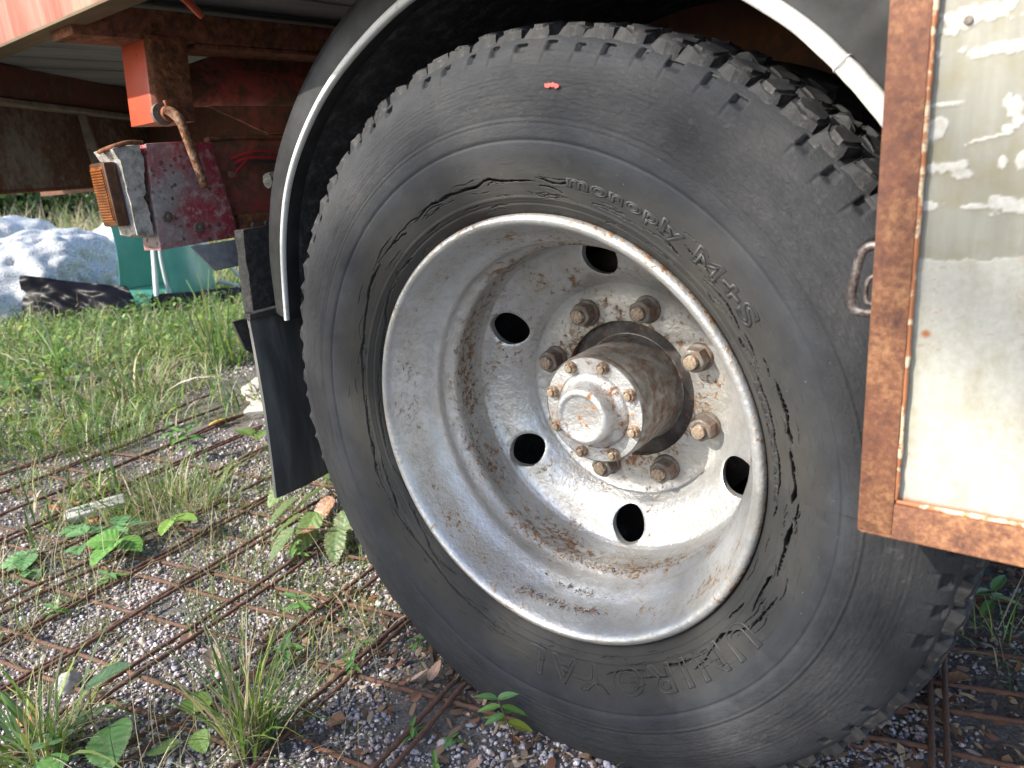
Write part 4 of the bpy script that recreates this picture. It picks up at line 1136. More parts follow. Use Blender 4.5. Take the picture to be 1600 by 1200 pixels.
# ------------------------------------------------------------------ gravel and litter
def ico(sub=0):
    bm = bmesh.new(); bmesh.ops.create_icosphere(bm, subdivisions=sub, radius=1)
    V_ = np.array([q.co[:] for q in bm.verts]); F_ = np.array([[q.index for q in f.verts] for f in bm.faces]); bm.free(); return V_, F_
def rot_mats(n, r_=None):
    q = (r_ or rng).normal(size=(n, 4)); q /= np.linalg.norm(q, axis=1)[:, None]
    w, x, y, z = q.T
    return np.stack([np.stack([1 - 2 * (y * y + z * z), 2 * (x * y - z * w), 2 * (x * z + y * w)], 1), np.stack([2 * (x * y + z * w), 1 - 2 * (x * x + z * z), 2 * (y * z - x * w)], 1),
                     np.stack([2 * (x * z - y * w), 2 * (y * z + x * w), 1 - 2 * (x * x + y * y)], 1)], 1)
def stones(pts, size, sub, cols, sink=.35):
    V0, F0 = ico(sub); n = len(pts); k = len(V0); out = np.zeros((n, k, 3))
    nv = 40
    vari = []
    for i in range(nv):
        d = np.round(fbm(V0 * 1.1 + i * 13, 2, i) * 3) / 3 * .30 + fbm(V0 * 2.3 + i * 5, 2, i) * .18
        # chop flat faces for broken stone
        q = V0 * (1 + d[:, None])
        for _ in range(9):
            nn = rng.normal(size=3); nn /= np.linalg.norm(nn); h = rng.uniform(.38, .68)
            e = np.maximum(q @ nn - h, 0); q = q - e[:, None] * nn
        vari.append(q)
    vari = np.array(vari)[rng.integers(0, nv, n)]
    sc_ = size[:, None] * rng.uniform(.7, 1.2, (n, 3))
    out = np.einsum('nij,nkj->nki', rot_mats(n), vari * sc_[:, None])
    out[..., 2] *= .8
    out += pts[:, None]; out[..., 2] += (size * (1 - sink))[:, None] * .6
    F_ = (F0[None] + (np.arange(n) * k)[:, None, None]).reshape(-1, F0.shape[1])
    return out.reshape(-1, 3), F_, np.repeat(cols, k, 0)
def in_view(x, y, marg=90):
    dx, dy, dz = x - .53396, y + .72206, -.83665
    X = right.x * dx + right.y * dy + right.z * dz; Y = down.x * dx + down.y * dy + down.z * dz; Zc = fwd.x * dx + fwd.y * dy + fwd.z * dz
    px, py = 800 + 1130 * X / np.maximum(Zc, .01), 600 + 1130 * Y / np.maximum(Zc, .01)
    return (Zc > .05) & (px > -marg * 2) & (px < 1600 + marg * 2) & (py > -50) & (py < 1200 + marg * 3)
pal = np.array([(.36, .35, .37), (.28, .29, .32), (.43, .36, .36), (.47, .44, .45), (.22, .22, .24), (.36, .28, .27), (.56, .55, .55), (.32, .29, .26), (.42, .41, .44), (.40, .39, .43)])
def gravel(name, n, x0, x1, y0, y1, smin, smax, sub, cut=-.15):
    x = rng.uniform(x0, x1, n); y = rng.uniform(y0, y1, n)
    pn = np.stack([x * 3.1, y * 3.1, np.zeros(n)], 1)
    cov = fbm(pn, 3, 77)
    k = in_view(x, y, 200) & (cov > cut + rng.uniform(-.12, .12, n))
    x, y = x[k], y[k]; n = len(x)
    size = rng.gamma(2.2, 1, n); size = smin + (smax - smin) * np.clip(size / 9, 0, 1)
    c = pal[rng.integers(0, len(pal), n)] * np.array((1.24, 1.20, 1.20)) * rng.uniform(.82, 1.12, (n, 1))
    z = ground_z(x, y)
    V_, F_, C_ = stones(np.stack([x, y, z], 1), size, sub, c)
    return V_, F_, C_
g1 = gravel('n', 60000, -1.45, .45, -.85, .75, .0022, .0115, 1, -.30)
g2 = gravel('f', 17000, -3.1, -1.35, -.5, 1.5, .0030, .012, 1, -.25)
g3 = gravel('r', 9000, .2, 1.0, .05, 1.3, .0026, .009, 1, -.02)
V_ = np.concatenate([g1[0], g2[0], g3[0]]); C_ = np.concatenate([g1[2], g2[2], g3[2]])
F_ = np.concatenate([g1[1], g2[1] + len(g1[0]), g3[1] + len(g1[0]) + len(g2[0])])
gr = link('gravel', mesh_np('gravel', V_, F_, M['stone'], False, col=C_)); tag(gr, 'grey and pink crushed granite gravel', 'gravel', kind='stuff')

def chips(n, x0, x1, y0, y1, lmin, lmax, colors, cut=-9, lift=.008):
    x = rng.uniform(x0, x1, n); y = rng.uniform(y0, y1, n)
    k = in_view(x, y)
    if cut > -5: k &= fbm(np.stack([x * 4, y * 4, np.zeros(n)], 1), 3, 31) > cut
    x, y = x[k], y[k]; n = len(x)
    L = rng.uniform(lmin, lmax, n) * rng.uniform(.4, 1, n); w = L * rng.uniform(.15, .5, n)
    t = np.array([(-1, -.6, 0), (-.3, -1, .2), (.6, -.9, .05), (1, .1, -.1), (.4, .9, .15), (-.5, 1, 0), (0, 0, .35)]) 
    loc = np.repeat(t[None], n, 0) * np.stack([L, w, np.minimum(L, .01) * rng.uniform(.2, 1.2, n)], 1)[:, None] * .5 * rng.uniform(.8, 1.2, (n, 7, 1))
    a = rng.uniform(0, 2 * PI, n); tilt = rng.normal(0, .35, n); roll = rng.normal(0, .4, n)
    ca, sa, ct, st, cr_, sr = np.cos(a), np.sin(a), np.cos(tilt), np.sin(tilt), np.cos(roll), np.sin(roll)
    X, Y, Z = loc[..., 0], loc[..., 1], loc[..., 2]
    Y, Z = Y * cr_[:, None] - Z * sr[:, None], Y * sr[:, None] + Z * cr_[:, None]
    X, Z = X * ct[:, None] - Z * st[:, None], X * st[:, None] + Z * ct[:, None]
    X, Y = X * ca[:, None] - Y * sa[:, None], X * sa[:, None] + Y * ca[:, None]
    V_ = np.stack([X + x[:, None], Y + y[:, None], Z + (ground_z(x, y) + lift)[:, None]], -1)
    f = np.array([(0, 1, 6), (1, 2, 6), (2, 3, 6), (3, 4, 6), (4, 5, 6), (5, 0, 6)])
    F_ = (f[None] + (np.arange(n) * 7)[:, None, None]).reshape(-1, 3)
    c = np.array(colors)[rng.integers(0, len(colors), n)] * rng.uniform(.7, 1.25, (n, 1))
    return V_.reshape(-1, 3), F_, np.repeat(c, 7, 0)
def join(parts):
    off = 0; V_, F_, C_ = [], [], []
    for v, f, c in parts:
        V_.append(v); F_.append(f + off); C_.append(c); off += len(v)
    return np.concatenate(V_), np.concatenate(F_), np.concatenate(C_)
brown = [(.15, .09, .055), (.24, .16, .10), (.10, .06, .04), (.33, .25, .16), (.20, .09, .05), (.40, .32, .23)]
V_, F_, C_ = join([chips(4200, -2.6, .35, -.62, .9, .008, .034, brown, .02), chips(6500, .15, 1.0, .0, 1.3, .008, .036, brown), chips(1100, -.65, .3, -.12, .12, .008, .035, brown)])
ch = link('wood_litter', mesh_np('wood_litter', V_, F_, M['chips'], False, col=C_)); tag(ch, 'brown bark crumbs and rotten wood chips between the bars', 'litter', kind='stuff')

def rim_crumbs():
    out = []
    for a0, sa_, r0, y0, n, L in ((-97, 9, .2745, .033, 150, .009), (-84, 5, .2735, .036, 40, .012), (-84, 7, .2475, .108, 110, .008), (-100, 14, .2465, .113, 160, .007), (-72, 22, .2465, .118, 160, .006), (-88, 6, .262, .062, 70, .009), (-125, 20, .2465, .115, 90, .005)):
        V_, F_, C_ = chips(n, -.2, .2, -.2, .2, L * .4, L, [(.14, .10, .075), (.24, .18, .13), (.09, .065, .05), (.36, .31, .26), (.20, .11, .07)])
        m_ = len(V_) // 7; V_ = V_.reshape(m_, 7, 3); V_ = V_ - V_.mean(1, keepdims=True)
        a = np.radians(rng.normal(a0, sa_, m_)); r_ = r0 - rng.uniform(.0005, .0035, m_); y = y0 + rng.normal(0, .005, m_)
        V_ = V_ + np.stack([np.cos(a) * r_, y, np.sin(a) * r_ + WC[2]], 1)[:, None]
        out.append((V_.reshape(-1, 3), F_, C_))
    return join(out)
V_, F_, C_ = rim_crumbs()
tag(link('soil_crumbs', mesh_np('soil_crumbs', V_, F_, M['chips'], False, col=C_)), 'brown soil and rust crumbs lying in the bottom of the rim', 'dirt', kind='stuff')

# ------------------------------------------------------------------ grass
GREEN = np.array([(.13, .24, .03), (.18, .30, .06), (.11, .21, .045), (.25, .34, .09), (.16, .27, .11), (.10, .19, .06), (.28, .33, .07)])
DRY = np.array([(.42, .36, .20), (.50, .44, .28), (.34, .28, .15), (.46, .42, .33)])
def blades(base, length, width, az, lean, bend, col, ns=5):
    n = len(base); t = np.linspace(0, 1, ns)
    # angle from vertical grows along the blade
    ang = lean[:, None] + bend[:, None] * t[None] ** 1.3
    ds = length[:, None] / (ns - 1)
    h = np.concatenate([np.zeros((n, 1)), np.cumsum(np.sin(ang[:, :-1]) * ds, 1)], 1); z = np.concatenate([np.zeros((n, 1)), np.cumsum(np.cos(ang[:, :-1]) * ds, 1)], 1)
    ca, sa = np.cos(az)[:, None], np.sin(az)[:, None]
    sw = rng.normal(0, .10, n)[:, None] * length[:, None] * t[None] ** 2
    cx = base[:, 0, None] + ca * h - sa * sw; cy = base[:, 1, None] + sa * h + ca * sw; cz = base[:, 2, None] + z
    cz = np.maximum(cz, base[:, 2, None] + .003)
    w = width[:, None] * np.array([.55, .95, 1, .75, .4, .3, .2])[None, :ns] if ns > 5 else width[:, None] * np.interp(t, [0, .25, .6, .85, 1], [.6, 1, .9, .5, .05])[None]
    tw = rng.uniform(-.8, .8, n)[:, None] + t[None] * rng.uniform(-.8, .8, n)[:, None]
    ux = -sa * np.cos(tw); uy = ca * np.cos(tw); uz = np.sin(tw) * .7
    L = np.stack([cx - ux * w / 2, cy - uy * w / 2, cz - uz * w / 2], -1); Rr = np.stack([cx + ux * w / 2, cy + uy * w / 2, cz + uz * w / 2], -1)
    V_ = np.stack([L, Rr], 2).reshape(n, ns * 2, 3)
    i = np.arange(ns - 1); f = np.stack([i * 2, i * 2 + 1, i * 2 + 3, i * 2 + 2], 1)
    F_ = (f[None] + (np.arange(n) * ns * 2)[:, None, None]).reshape(-1, 4)
    C_ = np.repeat(col[:, None], ns, 1) * (1.0 + .0 * t[None, :, None]); C_ = np.repeat(C_, 2, 1)
    return V_.reshape(-1, 3), F_, C_.reshape(-1, 3)
def tuft_geo(n, rad, lmin, lmax, wmin, wmax, dry=.25, lean=.35, bend=.9, az0=None, azs=PI):
    a = rng.uniform(0, 2 * PI, n); r = rad * np.sqrt(rng.uniform(0, 1, n))
    base = np.stack([np.cos(a) * r, np.sin(a) * r, np.full(n, -.004)], 1)
    az = (a + rng.normal(0, .7, n)) if az0 is None else az0 + rng.normal(0, azs, n)
    L = rng.uniform(lmin, lmax, n) * rng.uniform(.6, 1, n)
    c = np.where((rng.uniform(0, 1, n) < dry)[:, None], DRY[rng.integers(0, len(DRY), n)], GREEN[rng.integers(0, len(GREEN), n)]) * rng.uniform(.8, 1.2, (n, 1))
    return blades(base, L, rng.uniform(wmin, wmax, n), az, np.abs(rng.normal(0, lean, n)), np.abs(rng.normal(bend, bend * .5, n)), c, 6)
def field(n, x0, x1, y0, y1, lmin, lmax, wmin, wmax, dry, thr, seed, lean=.4, bend=.9, fs=1.3, edge=None):
    x = rng.uniform(x0, x1, n); y = rng.uniform(y0, y1, n)
    f = fbm(np.stack([x * fs, y * fs, np.zeros(n)], 1), 3, seed)
    k = in_view(x, y, 60) & (f > thr)
    if edge is not None: k &= edge(x, y, rng.uniform(0, 1, n))
    x, y, f = x[k], y[k], f[k]; n = len(x)
    base = np.stack([x, y, ground_z(x, y) - .005], 1)
    c = np.where((rng.uniform(0, 1, n) < dry)[:, None], DRY[rng.integers(0, len(DRY), n)], GREEN[rng.integers(0, len(GREEN), n)]) * rng.uniform(.75, 1.25, (n, 1))
    return blades(base, rng.uniform(lmin, lmax, n) * rng.uniform(.5, 1, n), rng.uniform(wmin, wmax, n), rng.uniform(0, 2 * PI, n), np.abs(rng.normal(0, lean, n)), np.abs(rng.normal(bend, .5, n)), c)
turf = lambda x, y, r: ((-x - 1.75 - .35 * np.sin(y * 5) + 1.5 * vnoise(np.stack([x * 2.6, y * 2.6, np.zeros_like(x)], 1), 90)) / 1.7 > r * .9)
parts = [field(48000, -6.2, -1.3, -.5, 3.2, .07, .24, .003, .008, .26, -.5, 41, .55, 1.1, edge=turf),
         field(16000, -9.5, -5, .5, 7, .12, .34, .006, .012, .3, -.6, 42, .5, 1.0),
         field(17000, -2.6, -.4, -.6, .9, .03, .09, .0014, .0030, .32, .13, 43, .6, .9, 2.4),
         field(1500, -1.6, -.2, -.62, .3, .10, .26, .0009, .0018, .92, .1, 48, .9, .8, 3.0),
         field(2200, -2.6, -1.0, -.4, .9, .10, .24, .003, .006, .3, .22, 49, .6, 1.1, 2.0),
         field(1300, .25, 1.0, .1, 1.3, .03, .10, .0016, .003, .3, .2, 44, .6, .9, 3.0),
         field(14000, -30, -9, 1, 26, .2, .5, .02, .04, .3, -.9, 45, .4, .8)]
V_, F_, C_ = join(parts)
gs = link('grass', mesh_np('grass', V_, F_, M['grass'], True, col=C_)); tag(gs, 'rough green grass with dry stalks growing around the gravel', 'grass', kind='stuff')
p2 = [field(5200, -15, -7.6, 1.6, 8.5, .5, 1.15, .008, .018, .78, -.7, 51, .25, .7)]
V_, F_, C_ = join(p2)
tg = link('tall_grass', mesh_np('tall_grass', V_, F_, M['grass'], True, col=C_)); tag(tg, 'tall dry straw coloured grass far behind the white sacks', 'grass', kind='stuff')

def tuft(loc, geo, label, name='grass_tuft', group=None, cat='grass tuft'):
    V_, F_, C_ = geo
    o = link(name, mesh_np(name, V_, F_, M['grass'], True, col=C_)); o.location = (loc[0], loc[1], gz(*loc))
    return tag(o, label, cat, group)
GT = 'grass tufts growing through the bars'
tuft((-.385, -.285), join([tuft_geo(95, .030, .14, .30, .003, .0062, .3, .28, .7), tuft_geo(30, .03, .15, .33, .0016, .0030, .9, .3, .6), tuft_geo(26, .03, .16, .30, .0035, .0065, .15, .5, 1.3, R(25), .5)]), 'tallest green grass clump with long arching blades beside the tyre', group=GT)
tuft((-.66, -.475), join([tuft_geo(70, .05, .12, .26, .004, .008, .15, .5, 1.2), tuft_geo(60, .03, .14, .28, .0018, .0035, 1.0, .9, .8, R(55), .5)]), 'broad leaved grass clump with bent dry straw at bottom left corner', group=GT)
tuft((-1.36, .12), join([tuft_geo(460, .15, .07, .20, .0018, .0034, .2, .5, .9), tuft_geo(160, .10, .06, .15, .0014, .0026, .55, .8, .8)]), 'dense bushy green grass tuft growing left of the mudflap', group=GT)
tuft((-2.32, .12), tuft_geo(300, .20, .07, .19, .002, .0042, .1, .4, .8), 'bright green grass tuft at the left edge behind the bars', group=GT)
tuft((-2.05, .27), tuft_geo(200, .14, .07, .18, .002, .004, .1, .5, .8), 'small bright grass tuft right of a brown dock stalk', group=GT)
tuft((-2.72, 1.12), tuft_geo(60, .10, .25, .52, .006, .012, .1, .22, .55), 'tall upright broad grass blades under the red outrigger', group=GT)
tuft((-2.55, .62), join([tuft_geo(50, .10, .2, .42, .005, .010, .2, .6, 1.0), tuft_geo(30, .1, .2, .36, .003, .005, 1.0, .6, 1.2)]), 'arching grass tuft with pale curled straw on the turf edge', group=GT)
tuft((-3.25, .62), join([tuft_geo(60, .16, .2, .45, .006, .011, .35, .7, 1.1)]), 'loose flattened grass tuft left of the pale plank', group=GT)
tuft((.13, .004), tuft_geo(7, .012, .05, .10, .003, .005, .1, .5, 1.3), 'thin looping grass sprout touching the foot of the tyre', group=GT)
tuft((.30, .10), tuft_geo(26, .03, .03, .07, .0015, .0028, .2, .6, .8), 'short grass sprout under the right side of the tyre', group=GT)
tuft((.53, .52), tuft_geo(30, .06, .10, .20, .0015, .003, .25, .8, .9), 'sparse thin grass tuft between the bars in the shade', group=GT)

# ------------------------------------------------------------------ leafy plants
def leaf_mesh(name, L, W, col, serr=0, teeth=12, fold=.25, curl=.4, base=.35, tip=1.3, vein=.5, seed=0, lobes=0, mat='leaf', edge_col=None, heart=0):
    nu, nv = (29, 13) if L > .05 else (13, 7); rr = np.random.default_rng(seed)
    u = np.linspace(0, 1, nu); prof = (np.clip(u, 0, 1) ** base) * ((1 - u) ** (1 / tip)); prof = prof / prof.max()
    V_, C_ = [], []
    for i, a in enumerate(u):
        for j in range(nv):
            s = (j / (nv - 1)) * 2 - 1
            w = prof[i] * W / 2
            if serr and abs(s) > .9: w *= 1 + serr * (1 if i % 2 else -1)
            if lobes: w *= 1 + lobes * math.sin(a * PI * 5)
            x = a * L - heart * L * (abs(s) ** 1.5) * (1 - a) ** 3
            y = s * w
            z = abs(s) * w * fold - curl * L * a * a * .5
            z += vein * .022 * L * math.cos((a * 9 - abs(s) * 2.4) * 4.2) * (.2 + abs(s)) * (abs(s) < .95) * prof[i]
            z += rr.normal(0, .006) * L
            V_.append((x, y, z))
            k = .8 if (abs(s) < .1) else 0
            cc = np.array(col) * 1.3 * (1 + .35 * k) * (1 + .22 * vein * math.cos((a * 9 - abs(s) * 2.4) * 4.2))
            if edge_col is not None and rr.random() < .35 * abs(s): cc = np.array(edge_col)
            C_.append(cc * rr.uniform(.9, 1.1))
    return mesh_np(name, np.array(V_), grid_faces(nu, nv), M[mat], True, col=np.array(C_))
def place_leaf(me, parent, p, az, pitch, roll=0, name='leaf', s=1.0):
    o = link(name, me, parent); o.location = p; o.rotation_euler = Euler((roll, -pitch, az), 'XYZ'); o.scale = (s, s, s); return o
def plant(name, x, y, label, cat='plant', group=None):
    e = empty(name, (x, y, gz(x, y))); return tag(e, label, cat, group)
def stem(parent, path, r=.0012, name='stem', mat='stem'): return tube(name, path, r, M[mat], parent, 6, 4)
# raspberry seedling: ribbed leaves of three
rp = plant('raspberry_seedling', -1.29, -.14, 'raspberry seedling with large ribbed leaves of three beside pale slab', 'plant')
rb1 = leaf_mesh('leaf', .095, .076, (.12, .27, .06), .05, fold=.12, curl=.35, vein=1.0, base=.5, tip=1.1, seed=1)
rb2 = leaf_mesh('leaf', .080, .060, (.13, .27, .11), .06, fold=.15, curl=.3, vein=.9, base=.5, tip=1.2, seed=2)
rb3 = leaf_mesh('leaf', .070, .048, (.19, .32, .07), .06, fold=.25, curl=.2, vein=.8, base=.5, tip=1.2, seed=3)
def trifoil(parent, p0, p1, az, mes, s=1.0):
    stem(parent, [p0, ((p0[0] + p1[0]) / 2, (p0[1] + p1[1]) / 2, max(p0[2], p1[2]) * .8 + .01), p1], .0013)
    for da, me, k in ((0, mes[0], 1.0), (1.35, mes[1], .85), (-1.35, mes[1], .85)):
        place_leaf(me, parent, p1, az + da, random.uniform(-.25, .15), random.uniform(-.3, .3), s=s * k)
for p1, az, me, s in (((.085, .045, .055), -1.15, (rb1, rb1), 1.0), ((.145, .155, .075), .35, (rb3, rb3), 1.05), ((-.02, .02, .06), 2.2, (rb2, rb2), 1.0), ((-.095, -.09, .035), -1.9, (rb2, rb2), 1.0),
                      ((.02, .075, .065), 1.0, (rb2, rb2), .95), ((-.12, .03, .04), 2.9, (rb2, rb2), .6), ((-.035, -.11, .02), -1.3, (rb2, rb2), .55), ((.005, -.015, .045), -.4, (rb2, rb2), .5)):
    trifoil(rp, (0, 0, 0), p1, az, me, s)
# nettle leaning out from behind the tyre
nt = plant('nettle_plant', -.72, .20, 'nettle with toothed holed leaves drooping beside the tyre under mudflap', 'plant')
nl = [leaf_mesh('leaf', .095, .055, c, .09, fold=.18, curl=.5, vein=.9, base=.42, tip=1.5, seed=10 + i, edge_col=e_) for i, (c, e_) in enumerate((((.10, .17, .055), (.20, .17, .06)), ((.13, .20, .06), None), ((.11, .17, .07), (.24, .20, .09)), ((.36, .20, .13), (.28, .16, .08))))]
stem(nt, [(0.03, .05, .02), (-.06, .07, .07), (-.20, .09, .10), (-.36, .10, .15), (-.47, .09, .18)], .0020)
stem(nt, [(0.03, .05, .02), (-.03, -.02, .06), (-.08, -.08, .08)], .0016)
for p, az, pitch, roll, i, s in (((-.05, .05, .075), -1.1, -.6, .2, 2, 1.05), ((-.11, .06, .09), -1.7, -.5, -.2, 3, .85), ((-.16, .08, .10), -2.0, -.25, .4, 0, 1.15), ((-.24, .08, .115), -2.3, -.1, .1, 0, 1.1),
                                 ((-.30, .10, .13), -2.6, -.1, .3, 1, .95), ((-.38, .10, .155), 2.7, -.2, .2, 1, .95), ((-.44, .09, .175), 2.2, .2, -.1, 1, .9), ((-.47, .09, .18), 3.0, .25, .1, 1, .85),
                                 ((-.34, .10, .14), 1.2, .1, .1, 1, .85), ((-.20, .10, .11), 1.0, .2, .3, 0, .9), ((-.09, .09, .09), 1.4, .3, 0, 1, .9), ((-.03, .0, .06), -.9, -.4, .1, 2, .95), ((-.13, -.02, .075), -2.2, -.35, .2, 0, 1.0), ((-.10, .0, .08), -1.3, -.5, -.2, 1, 1.05), ((-.20, .02, .085), -1.9, -.3, .15, 2, .95), ((-.26, .05, .11), -1.6, -.35, -.2, 1, .9), ((-.08, -.08, .08), -1.9, -.5, 0, 2, .9), ((-.05, -.05, .07), -2.9, -.2, 0, 3, .7)):
    place_leaf(nl[i], nt, p, az, pitch, roll, s=s)
# broad leaved seedling in the near left corner
bl = plant('aspen_seedling', -.590, -.425, 'broad round leaved seedling in the grass at bottom left', 'plant')
b1 = leaf_mesh('leaf', .075, .078, (.095, .21, .06), .04, fold=.12, curl=.3, vein=.5, base=.42, tip=1.25, seed=21, heart=.12)
b2 = leaf_mesh('leaf', .060, .060, (.12, .22, .10), .05, fold=.15, curl=.15, vein=.35, base=.45, tip=1.2, seed=22, heart=.2)
b3 = leaf_mesh('leaf', .055, .045, (.13, .21, .055), .03, fold=.1, curl=.3, vein=.3, base=.5, tip=1.1, seed=23)
for p, az, pitch, roll, me, s in (((.035, .015, .055), -.5, -.15, .3, b1, .92), ((-.005, .02, .115), 1.0, .35, -.2, b2, 1.05), ((-.02, -.03, .05), -2.4, -.1, .1, b2, .9), ((.01, -.05, .04), -1.4, -.1, .2, b1, .85), ((-.06, .0, .03), 2.7, -.1, 0, b2, .7)):
    stem(bl, [(0, 0, 0), (p[0] * .5, p[1] * .5, p[2] * .8), p], .0012); place_leaf(me, bl, p, az, pitch, roll, s=s)
b4 = plant('birch_seedling', -.455, -.335, 'small seedling with two rounded yellow green leaves in the grass clump', 'plant')
for p, az, pitch, s in (((-.01, .012, .06), 2.4, .1, 1.0), ((.0, -.03, .035), -2.6, -.1, .95), ((.012, .0, .045), -.3, -.3, .7)):
    stem(b4, [(0, 0, 0), (p[0] * .5, p[1] * .5, p[2] * .8), p], .001); place_leaf(b3, b4, p, az, pitch, .2, s=s)
# willowherb in front of the tyre and little seedlings in pairs of pointed leaves
wl = [leaf_mesh('leaf', .046, .0145, (.13, .25, .06), .02, fold=.3, curl=.35, vein=.2, base=.6, tip=1.1, seed=30), leaf_mesh('leaf', .044, .017, (.22, .27, .04), .02, fold=.3, curl=.3, vein=.2, base=.55, tip=1.1, seed=31),
      leaf_mesh('leaf', .040, .015, (.11, .23, .08), .02, fold=.3, curl=.4, vein=.2, base=.6, tip=1.1, seed=32)]
def pairs(name, x, y, h, tiers, size, label, lean=(0, 0), low_yellow=False, group=None):
    p = plant(name, x, y, label, 'plant', group)
    top = Vector((lean[0], lean[1], h))
    stem(p, [(0, 0, -.004), tuple(top * .5), tuple(top)], .0011 if h > .05 else .0008)
    for k in range(tiers):
        f = .35 + .65 * (k + 1) / tiers; a = random.uniform(0, 6) + k * 1.57
        for da in (0, PI):
            me = wl[1] if (low_yellow and k == 0) else wl[0 if (k + len(label)) % 2 else 2]
            place_leaf(me, p, tuple(top * f), a + da + random.uniform(-.2, .2), random.uniform(.0, .45) if k == tiers - 1 else random.uniform(-.25, .2), random.uniform(-.3, .3), s=size * random.uniform(.85, 1.1))
    return p
pairs('willowherb', -.045, -.055, .085, 4, .92, 'willowherb with pointed leaf pairs leaning on the tyre, yellow leaf below', (-.02, -.012), True)
SG = 'small seedlings sprouting in the gravel'
for x, y, h, t_, s, lb in ((-.184, -.124, .022, 3, .55, 'bright star shaped seedling in gravel between two bar pairs'), (-.118, -.100, .018, 3, .5, 'low seedling with narrow leaves against a pair of bars'), (-.378, -.095, .035, 3, .62, 'upright green seedling right of the tall grass clump'),
                           (-.128, -.165, .015, 2, .55, 'pale green seedling at the bottom edge of the gravel'), (-1.075, -.295, .035, 3, .72, 'slim pointed seedling below the raspberry leaves'), (-1.105, -.165, .03, 3, 1.0, 'blue green seedling on bar crossing beside the raspberry'),
                           (-.78, .105, .06, 3, .75, 'yellow green seedling on a stalk left of the nettle'), (-.60, -.02, .05, 4, .8, 'seedling with light stems in the middle of the bars'), (-.50, -.13, .05, 4, .85, 'leafy weed just behind the tall grass clump'),
                           (-1.62, .33, .12, 5, 1.35, 'taller yellow green weed left of the mudflap'), (-1.78, .36, .10, 4, 1.3, 'bushy dark weed beside the dense grass tuft'), (-2.05, .70, .16, 4, 1.0, 'reddish stalked weed near the white rocks'),
                           (-.33, .02, .03, 3, .55, 'seedling in the shadow of the tyre'), (-1.55, -.02, .03, 3, .6, 'seedling in moss above the pale slab'), (.50, .63, .04, 3, 1.25, 'round leaved weed in the shade below the locker door'), (-.42, -.02, .02, 2, .5, 'tiny sprout among bars near the tyre')):
    pairs('seedling', x, y, h, t_, s, lb, (random.uniform(-.01, .01), random.uniform(-.01, .01)), False, SG)

# ground cover of broad little leaves in the turf
def cover(n):
    x = rng.uniform(-6, -1.9, n); y = rng.uniform(-.3, 3.2, n)
    k = in_view(x, y, 40) & (fbm(np.stack([x * 1.6, y * 1.6, np.zeros(n)], 1), 3, 61) > -.05) & ((-x - 1.9) / 1.6 > rng.uniform(0, 1, n)); x, y = x[k], y[k]; n = len(x)
    L = rng.uniform(.02, .055, n); a = rng.uniform(0, 2 * PI, n); z = ground_z(x, y) + rng.uniform(.01, .14, n)
    t = np.array([(0, 0, 0), (.35, -.3, .1), (.35, .3, .1), (.75, -.22, .08), (.75, .22, .08), (1, 0, -.05), (.4, 0, 0), (.8, 0, -.02)])
    loc = t[None] * L[:, None, None]; tl = rng.normal(.1, .45, n)
    X, Z = loc[..., 0] * np.cos(tl)[:, None] - loc[..., 2] * np.sin(tl)[:, None], loc[..., 0] * np.sin(tl)[:, None] + loc[..., 2]
    X, Y = X * np.cos(a)[:, None] - loc[..., 1] * np.sin(a)[:, None], X * np.sin(a)[:, None] + loc[..., 1] * np.cos(a)[:, None]
    V_ = np.stack([X + x[:, None], Y + y[:, None], Z + z[:, None]], -1)
    f = np.array([(0, 1, 6), (0, 6, 2), (1, 3, 7), (1, 7, 6), (6, 7, 4), (6, 4, 2), (3, 5, 7), (7, 5, 4)])
    F_ = (f[None] + (np.arange(n) * 8)[:, None, None]).reshape(-1, 3)
    c = GREEN[rng.integers(0, len(GREEN), n)] * rng.uniform(.8, 1.4, (n, 1))
    return V_.reshape(-1, 3), F_, np.repeat(c, 8, 0)
V_, F_, C_ = cover(9000)
tag(link('ground_cover', mesh_np('ground_cover', V_, F_, M['leaf'], True, col=C_)), 'low broad leaved weeds mixed into the grass', 'weeds', kind='stuff')
# moss cushions
def moss():
    P_ = []
    for cx, cy, r, n in ((-.86, -.40, .07, 700), (-1.50, -.13, .12, 900), (-1.35, -.02, .09, 500), (-1.15, -.24, .05, 300), (-.95, -.28, .05, 250), (-.70, .06, .08, 400), (.26, .085, .03, 160), (-.55, .10, .08, 350), (-1.65, .02, .12, 600)):
        a = rng.uniform(0, 2 * PI, n); r_ = r * np.sqrt(rng.uniform(0, 1, n)) * (1 + .3 * np.sin(a * 3)); x = cx + np.cos(a) * r_; y = cy + np.sin(a) * r_
        base = np.stack([x, y, ground_z(x, y) + rng.uniform(-.002, .006, n) * (1 - (r_ / r) ** 2)], 1)
        c = np.array([(.14, .17, .03), (.20, .21, .04), (.10, .13, .03), (.24, .22, .06)])[rng.integers(0, 4, n)]
        P_.append(blades(base, rng.uniform(.006, .014, n), rng.uniform(.0015, .003, n), rng.uniform(0, 6.28, n), rng.uniform(.2, 1.2, n), rng.uniform(0, .8, n), c, 3))
    return join(P_)
V_, F_, C_ = moss()
tag(link('moss', mesh_np('moss', V_, F_, M['grass'], True, col=C_)), 'yellow green moss cushions on the gravel', 'moss', kind='stuff')

